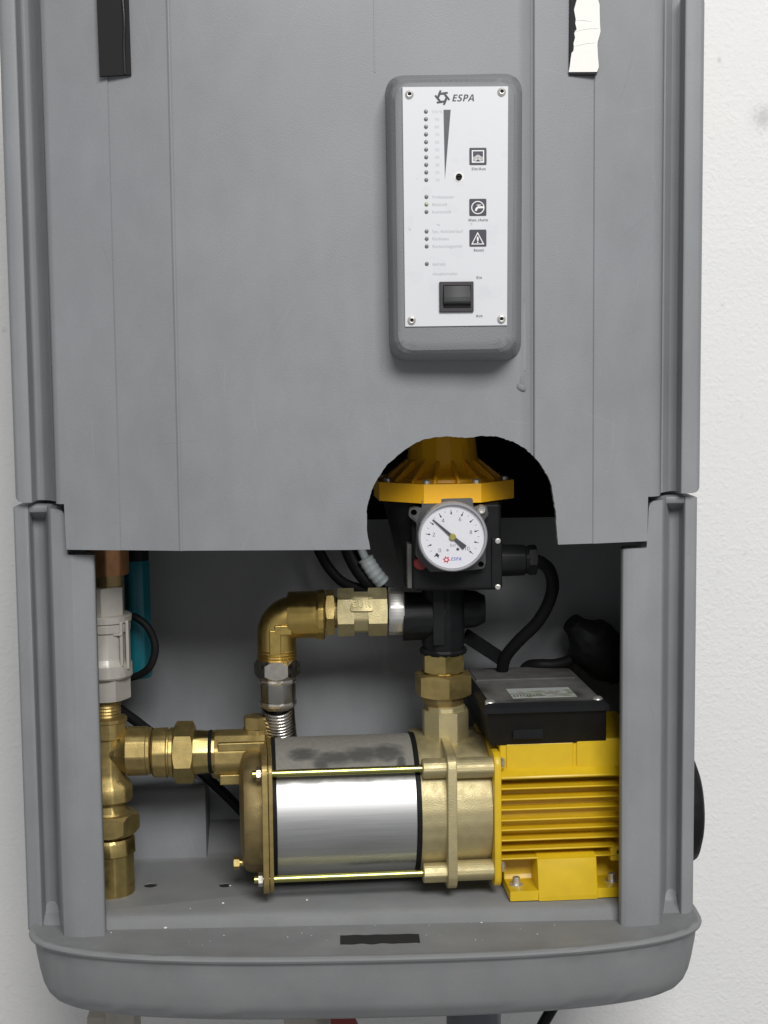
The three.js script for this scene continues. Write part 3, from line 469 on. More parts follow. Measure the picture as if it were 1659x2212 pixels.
    part(pump, 'barrel', f, new THREE.MeshPhysicalMaterial({ map: cm, roughnessMap: mr, metalnessMap: mr, metalness: 1, roughness: 1})); }
  part(pump, 'seal_ring', lathe('x', [[X(897), 0], [X(897), 0.0545], [X(899), 0.0555], [X(908), 0.0552], [X(908), 0]], CX, 64), M.rubber);
  // brass pump casing: front drum, lobed flange, rear drum, bosses round the rods
  part(pump, 'casing', [lathe('x', [[X(908), 0], [X(908), 0.0545], [X(915), 0.0548], [X(962), 0.0550], [X(962), 0]], CX, 64), lathe('x', [[X(978), 0], [X(978), 0.0535], [X(1052), 0.0530], [X(1060), 0.0525], [X(1060), 0]], CX, 64), ...rods.flatMap(([dy, dz]) => [rodX(X(910), X(964), 0.0075, [ay + dy, az + dz], 24), rodX(X(976), X(1064), 0.0078, [ay + dy * 0.985, az + dz * 0.99], 24)])], M.brassCast);
  part(pump, 'casing_flange', finish(prismX(lobes(0.0575, 0.0120), X(961), X(981), 0.0008), 24), M.brassCast);
  // tie rods and nuts
  for (const [dy, dz] of rods) {
    part(pump, 'tie_rod', rodX(X(546), X(915), 0.0028, [ay + dy, az + dz]), M.zinc);
    part(pump, 'nut', hexNut('x', X(555), X(565), 0.0046, [ay + dy, az + dz], 0.2), M.nickel);
  }
  // outlet neck on the casing
  const ox = PL(962, 1560, az).x, yn0 = ay + 0.044, yn1 = PL(960, 1520, az).y;
  part(pump, 'outlet_neck', [lathe('y', [[yn0, 0], [yn0, 0.0165], [yn1 - 0.004, 0.0160], [yn1 - 0.001, 0.0155], [yn1, 0.014], [yn1, 0]], [ox, az], 40),
    finish(csg(hexPrism(ox, az, 0.0172, yn0, yn1 - 0.004), latheRaw('y', [[yn0 - 0.01, 0], [yn0 - 0.01, 0.03], [yn1 - 0.008, 0.030], [yn1 - 0.004, 0.0175], [yn1 - 0.004, 0]], [ox, az], 48), INTERSECTION), 20)], M.brassCast);
  // inlet branch reaching left to the union, priming plug on top
  const iz = 0.172, iy = PL(500, 1628, iz).y, xi0 = PL(458, 1627, iz).x, xi1 = X(575);
  part(pump, 'inlet_branch', [lathe('x', [[xi0, 0], [xi0, 0.0175], [xi0 + 0.002, 0.0190], [xi0 + 0.02, 0.0190], [xi1, 0.0190], [xi1, 0]], [iy, iz], 48), box(xi0 + 0.005, xi1, iy + 0.0065, iy + 0.0130, iz + 0.010, iz + 0.0185, 0.0008), box(xi0 + 0.006, xi1 - 0.01, iy - 0.0205, iy - 0.0125, iz + 0.004, iz + 0.0165, 0.0008)], M.brassDull);
  const plx = PL(553, 1580, iz).x, ply = iy + 0.017, plt = PL(553, 1546, iz).y;
  part(pump, 'priming_plug', [lathe('y', [[ply - 0.006, 0], [ply - 0.006, 0.0105], [ply + 0.003, 0.0105], [ply + 0.003, 0]], [plx, iz], 32), hexNut('y', ply + 0.003, plt, 0.0088, [plx, iz], 0.15)], M.brassDull);
  const dpp = PL(512, 1864, 0.2);
  part(pump, 'drain_plug', [hexNut('x', dpp.x - 0.0025, dpp.x + 0.002, 0.0045, [dpp.y, 0.2], 0.2), rodX(dpp.x, dpp.x + 0.014, 0.003, [dpp.y, 0.2])], M.brass);

  // motor
  const x0 = X(1061), x1 = X(1420), yTB = Y(1608, az + 0.043, 1060), fy0 = Y(1682, az + 0.0526, 1085) - ay;
  const mf = hull2([[0, 0, 0.050], ...[[0.0405, 0.045], [-0.043, 0.045], [0.0405, -0.045], [-0.043, -0.045]].map(([dy, dz]) => [dz, dy, 0.0105])]).map(([z, y]) => [az + z, ay + y]);
  part(pump, 'motor_flange', finish(prismX(mf, x0, X(1077), 0.0015), 26), M.yellow);
  part(pump, 'motor_body', [lathe('x', [[X(1076), 0], [X(1076), 0.0440], [x1, 0.0440], [x1, 0]], CX, 48), box(X(1078), x1 - 0.01, ay + fy0 - 0.001, yTB, az - 0.044, az + 0.0430, 0.0015), box(X(1092), X(1236), ay + fy0 - 0.001, yTB, az - 0.044, az + 0.0442, 0.001), box(X(1242), x1 - 0.012, ay + fy0 - 0.001, yTB + 0.002, az - 0.044, az + 0.0446, 0.0015)], M.yellow);
  const fy = [1682, 1705.6, 1729, 1751, 1774, 1795, 1817, 1838, 1857].map((py) => Y(py, az + 0.0526, 1085) - ay);
  fy.forEach((dy, i) => { const th = i === 0 ? 0.0018 : 0.0013, zi = i === 0 ? 0.040 : 0.03;
    const sec = [[az + zi, ay + dy - th * 1.5], [az + 0.052, ay + dy - th * 0.55], [az + 0.0526, ay + dy], [az + 0.052, ay + dy + th * 0.55], [az + zi, ay + dy + th * (i === 0 ? 4 : 1.5)]];
    part(pump, 'cooling_fin', finish(prismX(sec, X(1077), X(i > 6 ? 1322 : 1345), 0.0003), 30), M.yellow); });
  part(pump, 'end_bell', [lathe('x', [[X(1338), 0], [X(1338), 0.049], [x1 + 0.004, 0.049], [x1 + 0.012, 0.042], [x1 + 0.012, 0]], CX, 40)], M.yellow);
  part(pump, 'screw_boss', cut(box(X(1312), X(1346), Y(1860, az + 0.052, 1330), Y(1828, az + 0.052, 1330), az + 0.03, az + 0.0518, 0.001), latheRaw('z', [[az + 0.045, 0], [az + 0.045, 0.002], [az + 0.06, 0.002], [az + 0.06, 0]], [X(1330), Y(1841, az + 0.052, 1330)], 20)), M.yellow);
  // foot: sloping middle block, two pads with bolts
  const zf = 0.061, yb = Math.max(Y(1949, az + zf, 1180), yFloor + 0.001), yp = Y(1925, az + zf, 1130), yf = ay + fy[8], mid = [[az - 0.04, yf + 0.002], [az + 0.0490, yf + 0.002], [az + 0.0545, yf - 0.0004], [az + zf + 0.0004, yb + 0.003], [az + zf, yb - 0.0004], [az - 0.05, yb - 0.0004]];
  part(pump, 'foot', [finish(prismX(mid, X(1152), X(1280), 0.0012), 30), finish(prismX([[az + 0.0285, yf + 0.002], [az + 0.031, yp + 0.003], [az + 0.033, yp], [az + zf - 0.001, yp - 0.0004], [az + zf - 0.001, yb], [az - 0.05, yb], [az - 0.05, yf]], X(1092), X(1346), 0.0008), 30)], M.yellow);
  for (const px of [1112, 1318]) {
    const bx = X(px), bz = az + 0.0460, y0 = yp - 0.0004;
    part(pump, 'bolt', [lathe('y', [[y0, 0], [y0, 0.0052], [y0 + 0.001, 0.0052], [y0 + 0.001, 0]], [bx, bz], 24), lathe('y', [[y0 + 0.001, 0], [y0 + 0.001, 0.0030], [y0 + 0.006, 0.0029], [y0 + 0.0065, 0.0024], [y0 + 0.0065, 0]], [bx, bz], 16)], M.steelBolt);
  }
  for (const [a, b] of [[1098, 1152], [1288, 1345]]) part(pump, 'rubber_pad', box(X(a), X(b), yFloor - 0.003, yb + 0.001, az + 0.02, az + zf - 0.003, 0.001), M.rubber);
  for (const [px, dy] of [[1077.5, Y(1648, az + 0.049, 1075) - ay], [1078, Y(1871, az + 0.049, 1078) - ay]]) part(pump, 'screw', lathe('x', [[X(px), 0], [X(px), 0.0045], [X(px) + 0.0016, 0.0042], [X(px) + 0.0030, 0.003], [X(px) + 0.0036, 0]], [ay + dy, az + 0.0495], 24, 50), M.steelBolt);

  // terminal box on the motor
  const tb0 = yTB - 0.0005, tf = az + 0.064, tk = az - 0.072, lx0 = X(1046, tf, 1530), lx1 = X(1317, tf, 1515), yl = Y(1527, tf, 1050) - 0.002;
  part(pump, 'terminal_box', [finish(hullOf([[X(1058), tb0, tk + 0.012], [X(1306), tb0, tk + 0.012], [X(1306), tb0, tf - 0.020], [X(1058), tb0, tf - 0.020], [lx0 + 0.002, yl - 0.003, tk + 0.002], [lx1 - 0.002, yl - 0.003, tk + 0.002], [lx1 - 0.002, yl - 0.003, tf - 0.002], [lx0 + 0.002, yl - 0.003, tf - 0.002]].map((a) => V(...a))), 20)], M.black);
  const nk = part(pump, 'knockout', box(X(1102), X(1168), tb0 + 0.006, tb0 + 0.024, tf - 0.02, tf - 0.0118, 0.001), M.black);
  const lidT = [[lx0, yl, 0.000], [lx1, yl, 0]];
  const lid = part(pump, 'box_lid', finish(hullOf([[lx0, yl - 0.0035, tk], [lx1, yl - 0.0035, tk], [lx1, yl - 0.0035, tf], [lx0, yl - 0.0035, tf], [lx0, yl + 0.0005, tk], [lx1, yl + 0.0005, tk], [lx1, yl + 0.0005, tf], [lx0, yl + 0.0005, tf], [lx0 + 0.004, yl + 0.0035, tk + 0.004], [lx1 - 0.004, yl + 0.0035, tk + 0.004], [lx1 - 0.004, yl + 0.0035, tf - 0.004], [lx0 + 0.004, yl + 0.0035, tf - 0.004]].map((a) => V(...a))), 18), M.black);
  const lidMat = (() => { const n = 256, wipe = (u, v) => { let s = 0; for (const [a, b, ra, rb] of [[0.80, 0.80, 0.06, 0.12], [0.05, 0.62, 0.10, 0.14], [0.5, 0.97, 0.5, 0.06], [0.28, 0.93, 0.12, 0.05]]) s = Math.max(s, Math.exp(-(((u - a) / ra) ** 2) - ((v - b) / rb) ** 2)); return s; }; return new THREE.MeshStandardMaterial({ map: dataTex(n, n, (u, v) => { const m = 0.105 * (1 + 0.5 * fbm(u * 9, v * 9, 4, 4)) * (1 - 0.8 * wipe(u, v)) + 0.012; return [toS(m), toS(m * 0.99), toS(m * 0.93)]; }, true), roughness: 0.8, bumpMap: grain, bumpScale: 0.0001 }); })();
  { const g = new THREE.BoxGeometry(lx1 - lx0 - 0.010, 0.0004, tf - tk - 0.010); g.translate((lx0 + lx1) / 2, yl + 0.0035, (tf + tk) / 2); const f = flat(g), p = f.attributes.position, q = f.attributes.uv.array; for (let i = 0; i < p.count; i++) { q[2 * i] = (p.getX(i) - lx0) / (lx1 - lx0); q[2 * i + 1] = (p.getZ(i) - tk) / (tf - tk); } part(lid, 'lid_face', f, lidMat); }
  part(lid, 'raised_panel', box(lx0 + 0.006, lx1 - 0.008, yl + 0.003, yl + 0.0050, tk + 0.010, tk + 0.055, 0.001), M.blackDusty);
  const lw = document.createElement('canvas'); lw.width = 256; lw.height = 64; { const d = lw.getContext('2d'); d.fillStyle = '#a9adab'; d.fillRect(0, 0, 256, 64); for (let i = 0; i < 60; i++) { d.fillStyle = `rgba(${60 + rnd() * 60},${60 + rnd() * 60},58,0.22)`; d.beginPath(); d.ellipse(rnd() * 256, 20 + rnd() * 44, 6 + rnd() * 16, 3 + rnd() * 5, 0, 0, 7); d.fill(); } d.fillStyle = '#5a5d5c'; for (let i = 0; i < 9; i++) d.fillRect(10 + i * 13, 44, 6, 12); }
  const lt = new THREE.CanvasTexture(lw); lt.colorSpace = THREE.SRGBColorSpace;
  { const g = new THREE.BoxGeometry(X(1238, tf - 0.03, 1495) - X(1101, tf - 0.03, 1495), 0.0004, 0.032); g.translate((X(1238, tf - 0.03, 1495) + X(1101, tf - 0.03, 1495)) / 2, yl + 0.0041, tf - 0.0325); part(lid, 'label', flat(g), new THREE.MeshStandardMaterial({ map: lt, roughness: 0.6 })); }
  for (const px of [1062, 1296]) part(lid, 'screw', lathe('y', [[yl + 0.0005, 0], [yl + 0.0005, 0.0040], [yl + 0.0044, 0.0038], [yl + 0.0056, 0.0025], [yl + 0.0058, 0]], [X(px, tf, 1515), tf - 0.008], 24, 50), M.steelBolt);
  pump.rotation.y = A;
}
function hexPrism(cx, cz, a, y0, y1) { const R = a / Math.cos(Math.PI / 8), g = new THREE.CylinderGeometry(R, R, y1 - y0, 8); g.rotateY(Math.PI / 8); g.translate(cx, (y0 + y1) / 2, cz); return g; }

// ------------------------------------------------------------------ brass union between pump outlet and controller
const uz = 0.182;
{
  const p = (py) => pt(957, py, uz).y, c = [pt(957, 1470, uz).x, uz], k = mpp(957, 1470, uz);
  const t = thing('pipe_union', 'brass screw union with a large hexagon nut standing on the pump outlet', 'pipe fitting', V(c[0], p(1530), uz));
  part(t, 'upper_hexagon', hexNut('y', p(1449), p(1409), 42 * k, c, 0.05), M.brass);
  part(t, 'collar', lathe('y', [[p(1458), 0], [p(1458), 39 * k], [p(1447), 39 * k], [p(1447), 0]], c), M.brass);
  part(t, 'union_nut', hexNut('y', p(1500), p(1452), 55 * k, c, 0.15, 0.3), M.brassDull);
  part(t, 'neck', lathe('y', [[p(1532), 0], [p(1532), 42 * k], [p(1520), 40 * k], [p(1512), 46 * k], [p(1498), 48 * k], [p(1498), 0]], c), M.bronzeDark);
}

// ------------------------------------------------------------------ pressure controller with gauge
{
  const z = 0.182, cx = pt(957, 1100, z).x, y = (py, zz = z, px = 957) => pt(px, py, zz).y, k = mpp(957, 1100, z), c = [cx, z];
  const t = thing('pressure_controller', 'black pump controller with a yellow ribbed cap and a round pressure gauge', 'pressure controller', V(cx, y(1410), z));
  // cap: octagonal flange, ribbed cone, dome tower
  const zf = 0.234, fT = y(1046, zf, 965), fB = y(1087, zf, 965), ap = 0.0515, R = ap / Math.cos(Math.PI / 8);
  const oct = (y0, y1, r) => { const g = new THREE.CylinderGeometry(r, r, y1 - y0, 8); g.rotateY(Math.PI / 8 + 0.075); g.translate(cx, (y0 + y1) / 2, z); return g; };
  part(t, 'cap_flange', finish(csg(oct(fB, fT, R), latheRaw('y', [[fB - 0.001, 0], [fB - 0.001, R - 0.0006], [fB + 0.001, R + 0.002], [fT - 0.001, R + 0.002], [fT + 0.0006, R - 0.0012], [fT + 0.0006, 0]], c, 64), INTERSECTION), 20), M.ochre);
  const yt = y(1008), yt2 = y(930);
  const dome = part(t, 'cap_dome', lathe('y', [[fT - 0.001, 0], [fT - 0.001, 0.041], [fT + 0.002, 0.040], [yt - 0.002, 0.0300], [yt, 0.0285], [yt + 0.004, 0.0275], [yt2, 0.0245], [yt2 + 0.03, 0.022], [yt2 + 0.045, 0.016], [yt2 + 0.05, 0]], c, 64), M.ochre);
  for (let i = 0; i < 16; i++) {
    const a = (i + 0.5) / 16 * Math.PI * 2, g = prismZ([[0.026, fT - 0.001], [0.0465, fT - 0.001], [0.0445, fT + 0.0025], [0.0285, yt + 0.006], [0.026, yt + 0.006]], -0.0011, 0.0011, 0.0003); g.rotateY(a); g.translate(cx, 0, z);
    part(t, 'cap_rib', finish(g, 20), M.ochre);
  }
  for (let i = 0; i < 8; i++) { const a = 0.075 + (i + 0.5) / 8 * Math.PI * 2, bx = cx + Math.sin(a) * 0.0485, bz = z + Math.cos(a) * 0.0485; part(t, 'cap_bolt', lathe('y', [[fT - 0.001, 0], [fT - 0.001, 0.0032], [fT + 0.0022, 0.0031], [fT + 0.0030, 0.0022], [fT + 0.0030, 0]], [bx, bz], 16), M.steelBolt); }
  // black housing below the cap
  const bx0 = pt(888, 1180, 0.225).x, bx1 = pt(1083, 1180, 0.225).x, yb = y(1276, 0.225), zfb = 0.226;
  part(t, 'body', [box(bx0, bx1, yb, fB - 0.001, 0.140, zfb, 0.003), lathe('y', [[yb - 0.002, 0], [yb - 0.002, 0.03], [fB, 0.047], [fB, 0]], c, 48)], M.black);
  part(t, 'side_cover', box(bx1 - 0.008, bx1 + 0.0005, yb + 0.001, y(1162, zfb), 0.150, zfb + 0.0012, 0.0015), M.black);
  for (const py of [1168, 1267]) part(t, 'screw', lathe('z', [[zfb - 0.001, 0], [zfb - 0.001, 0.0021], [zfb + 0.0020, 0.0020], [zfb + 0.0026, 0.0013], [zfb + 0.0026, 0]], [pt(1075, py, zfb).x, pt(1075, py, zfb).y], 18, 50), M.steelBolt);
  { const e = pt(872, 1185, 0.2); part(t, 'edge_strip', box(bx0 - 0.0030, bx0 + 0.0005, yb + 0.002, y(1175, zfb), 0.205, 0.2245, 0.0006), M.blackDusty); }
  // gauge
  const G = pt(977, 1158.5, 0.248), gz = 0.248, gk = mpp(977, 1158, gz), gr = 76 * gk;
  const gm = [pt(977, 1158, 0.236)];
  const plateMat = new THREE.MeshStandardMaterial({ color: lin(0.05, 0.05, 0.053), roughness: 0.5 });
  { const q = (px, py) => { const p = pt(px, py, 0.234); return [p.x, p.y]; };
    const pl = cut(prismZ(fillet([q(911, 1078), q(1021, 1076), q(1023, 1096), q(1032, 1092, 0), q(1052, 1092), q(1056, 1112), q(1046, 1124), q(1050, 1215), q(1046, 1228), q(1020, 1232), q(930, 1236), q(897, 1200), q(900, 1130), q(882, 1115), q(884, 1098), q(902, 1095), q(911, 1098)], 0.0018), zfb - 0.001, zfb + 0.008, 0.0004), latheRaw('z', [[0.2, 0], [0.2, 0.0023], [0.26, 0.0023], [0.26, 0]], q(894, 1107), 20), latheRaw('z', [[0.2, 0], [0.2, 0.0022], [0.26, 0.0022], [0.26, 0]], q(1039, 1219), 20));
    part(t, 'gauge_plate', finish(pl, 25), plateMat);
    const s = q(1040, 1101); part(t, 'screw', lathe('z', [[zfb, 0], [zfb, 0.0036], [zfb + 0.0095, 0.0035], [zfb + 0.0108, 0.0024], [zfb + 0.0105, 0.0016], [zfb + 0.0095, 0.0014], [zfb + 0.0095, 0]], s, 22, 40), M.steelBolt); }
  const caseMat = new THREE.MeshStandardMaterial({ color: lin(0.34, 0.34, 0.36), roughness: 0.38 });
  const gauge = part(t, 'gauge_case', lathe('z', [[zfb + 0.004, 0], [zfb + 0.004, gr * 0.95], [gz - 0.003, gr * 0.99], [gz + 0.002, gr], [gz + 0.0048, gr * 0.985], [gz + 0.006, gr * 0.955], [gz + 0.006, gr * 0.925], [gz + 0.0050, gr * 0.915], [gz + 0.0022, gr * 0.908], [gz + 0.0022, 0]], [G.x, G.y], 96, 24), caseMat);
  const dial = document.createElement('canvas'); dial.width = dial.height = 768; const d = dial.getContext('2d');
  { d.fillStyle = '#dcdce2'; d.fillRect(0, 0, 768, 768); d.translate(384, 384); const S = 384 / 315; d.scale(S, S);   // units: photograph crop pixels
    const ang = (v) => (227 - v * 26.8) * RAD;
    for (let v = 0; v <= 10.01; v += 0.5) { const a = ang(v), big = Math.abs(v - Math.round(v)) < 0.01, r0 = big ? 222 : 245, r1 = 268; d.strokeStyle = big ? '#26262c' : '#8e8e96'; d.lineWidth = big ? 6 : 5; d.beginPath(); d.moveTo(r0 * Math.cos(a), -r0 * Math.sin(a)); d.lineTo(r1 * Math.cos(a), -r1 * Math.sin(a)); d.stroke(); if (big) { d.lineWidth = 14; d.beginPath(); d.moveTo(r0 * Math.cos(a), -r0 * Math.sin(a)); d.lineTo((r0 + 22) * Math.cos(a), -(r0 + 22) * Math.sin(a)); d.stroke(); } }
    d.fillStyle = '#26262c'; d.textAlign = 'center'; d.textBaseline = 'middle'; d.font = '52px sans-serif';
    for (let v = 0; v <= 10; v += 2) { const a = ang(v), r = 186; d.fillText(String(v), r * Math.cos(a), -r * Math.sin(a)); }
    d.fillStyle = '#7c7c86'; d.font = '44px sans-serif'; d.fillText('bar', 4, 84);
    d.fillStyle = '#94949c'; d.beginPath(); d.arc(-50, 134, 13, 0, 7); d.fill(); d.fillStyle = '#4a4a50'; d.beginPath(); d.arc(51, 126, 15, 0, 7); d.fill();
    d.fillStyle = '#34343a'; d.beginPath(); d.ellipse(-152, 182, 20, 15, 0.5, 0, 7); d.fill(); d.strokeStyle = '#34343a'; d.lineWidth = 8; d.beginPath(); d.moveTo(-180, 196); d.lineTo(-150, 170); d.moveTo(-158, 180); d.lineTo(-140, 210); d.stroke();
    const lg = (x, y, r, col) => { d.save(); d.translate(x, y); d.strokeStyle = col; d.lineWidth = r * 0.28; for (let i = 0; i < 6; i++) { d.rotate(Math.PI / 3); d.beginPath(); d.moveTo(-r * 0.3, -r * 0.5); d.lineTo(r * 0.75, -r * 0.66); d.stroke(); d.beginPath(); d.moveTo(r * 0.28, -r * 0.5); d.lineTo(r * 0.56, -r * 0.05); d.stroke(); } d.restore(); };
    lg(-62, 228, 34, '#c3303a'); d.fillStyle = '#6a70b4'; d.font = 'italic bold 46px sans-serif'; d.textAlign = 'left'; d.fillText('ESPA', -22, 222); }
  const dt = new THREE.CanvasTexture(dial); dt.colorSpace = THREE.SRGBColorSpace;
  { const g = new THREE.CircleGeometry(gr * 0.905, 96); g.translate(G.x, G.y, gz + 0.0026); part(gauge, 'dial', flat(g), new THREE.MeshStandardMaterial({ map: dt, roughness: 0.5 })); }
  const u = gr * 0.905 / 315, nd = 138 * RAD, nx = Math.cos(nd), ny = Math.sin(nd), N = (a, b) => [G.x + (nx * a - ny * b) * u, G.y + (ny * a + nx * b) * u];
  const needleMat = new THREE.MeshStandardMaterial({ color: lin(0.05, 0.05, 0.055), roughness: 0.5 });
  part(gauge, 'needle', finish(prismZ([N(262, 5), N(262, -5), N(60, -13), N(20, -15), N(-70, -18), N(-160, -27), N(-160, 27), N(-70, 18), N(20, 15), N(60, 13)], gz + 0.0034, gz + 0.0039), 20), needleMat);
  part(gauge, 'hub', lathe('z', [[gz + 0.0026, 0], [gz + 0.0026, 34 * u], [gz + 0.0046, 33 * u], [gz + 0.0050, 26 * u], [gz + 0.0050, 0]], [G.x, G.y], 28), new THREE.MeshStandardMaterial({ color: lin(0.45, 0.40, 0.12), metalness: 0.6, roughness: 0.4 }));
  part(gauge, 'glass', lathe('z', [[gz + 0.0054, 0], [gz + 0.0054, gr * 0.915]], [G.x, G.y], 64), new THREE.MeshPhysicalMaterial({ transmission: 1, thickness: 0, roughness: 0.05, ior: 1.5, color: 0xffffff }));
  // red reset button
  const rb = pt(908, 1216, zfb); part(t, 'reset_button', lathe('z', [[zfb - 0.001, 0], [zfb - 0.001, 0.0052], [zfb + 0.0022, 0.0050], [zfb + 0.0030, 0.004], [zfb + 0.0030, 0]], [rb.x, rb.y], 28), M.redPlastic);
  // cable gland on the right
  const gy = pt(1110, 1210, 0.2).y, gx0 = bx1 - 0.004, gx1 = pt(1143, 1210, 0.2).x;
  part(t, 'cable_gland', [lathe('x', [[gx0, 0], [gx0, 0.0125], [gx1 - 0.004, 0.0118], [gx1 - 0.003, 0.0105], [gx1, 0.0105], [gx1, 0]], [gy, 0.2], 32), hexNut('x', gx1 - 0.001, gx1 + 0.0055, 0.0102, [gy, 0.2], 0.2)], M.black);
  // black plastic tee under the body: riser, branch and brackets
  const tb = y(1412), rx = 45 * k, by = y(1331, z, 900), xb = pt(870, 1331, z).x;
  part(t, 'tee', [lathe('y', [[tb, 0], [tb, rx * 0.98], [tb + 0.006, rx], [y(1392), rx], [y(1388), rx * 1.04], [yb + 0.004, rx * 1.02], [yb + 0.004, 0]], [pt(957, 1340, z).x, z], 40), lathe('x', [[xb, 0], [xb, 53 * k], [xb + 0.012, 52 * k], [cx, 51 * k], [cx, 0]], [by, z], 40), lathe('x', [[cx, 0], [cx, 46 * k], [pt(1030, 1330, z).x, 40 * k], [pt(1050, 1330, z).x, 30 * k], [pt(1050, 1330, z).x, 0]], [by + 0.003, z - 0.012], 40)], M.black);
  for (const px of [948]) part(t, 'tee_rib', box(pt(px, 1330, 0.2).x - 0.0045, pt(px, 1330, 0.2).x + 0.0045, y(1385), yb + 0.002, z + 0.01, z + 0.0185, 0.0006), M.black);
  part(t, 'clamp_ring', lathe('x', [[pt(839, 1320, z).x, 0], [pt(839, 1320, z).x, 51 * k], [pt(842, 1320, z).x, 52.5 * k], [pt(870, 1320, z).x, 52.5 * k], [pt(872, 1320, z).x, 51.5 * k], [pt(872, 1320, z).x, 0]], [y(1320, z, 855), z], 48), M.brushed);
  part(t, 'o_ring', lathe('y', [[y(1409), 0], [y(1409), 50 * k], [y(1404), 52 * k], [y(1399), 50 * k], [y(1399), 0]], [pt(957, 1340, z).x, z], 40), M.rubber);
}

// ------------------------------------------------------------------ check valve with raised cartouche
{
  const z = 0.182, x = (px) => pt(px, 1322, z).x, cy = pt(780, 1322, z).y, k = mpp(780, 1322, z), c = [cy, z];
  const t = thing('check_valve', 'brass check valve with hexagon ends and a raised cartouche beside the chrome ring', 'valve', V(x(780), cy, z));
  const a = 45 * k;
  part(t, 'hexagon', hexNut('x', x(729), x(765), a, c, 0.34, 0.1), M.brassCast);
  part(t, 'hexagon', hexNut('x', x(795), x(836), a, c, 0.34, 0.1), M.brassCast);
  part(t, 'valve_body', lathe('x', [[x(760), 0], [x(760), 45 * k], [x(766), 44 * k], [x(793), 44 * k], [x(800), 45 * k], [x(800), 0]], c, 40), M.brassCast);
  part(t, 'nipple', [hexNut('x', x(704), x(723), 44 * k, c, 0.1, 0.2), rodX(x(690), x(735), 33 * k, c, 32)], M.brassDull);
  // cartouche lies on the upper front face
  const ang = -0.52, cart = new THREE.Group();
  const font = await new FontLoader().loadAsync('fonts/droid/droid_sans_bold.typeface.json');
  const place2 = (g) => { g.rotateX(ang); g.translate(x(781.5), cy + Math.sin(-ang) * a * 1.0, z + Math.cos(ang) * a * 1.0); return g; };
  const wv = 96 * k / 2, hv = 40 * k / 2;
  const rim = prismZ(fillet([[-wv / 2 * 1.0, -hv / 2], [wv / 2, -hv / 2], [wv / 2, hv / 2], [-wv / 2, hv / 2]].map(([p, q]) => [p * 1.0, q * 1.6]), 0.002), -0.002, 0.0012, 0.0003);
  part(t, 'cartouche', finish(place2(rim), 24), M.brassCast);
  const tg = new TextGeometry('EUR', { font, size: 0.0056, depth: 0.0009, curveSegments: 3 }); tg.computeBoundingBox(); const bb = tg.boundingBox; tg.translate(-(bb.max.x + bb.min.x) / 2, -(bb.max.y + bb.min.y) / 2, 0.0010);
  part(t, 'lettering', finish(place2(tg), 20), M.brassCast);
}

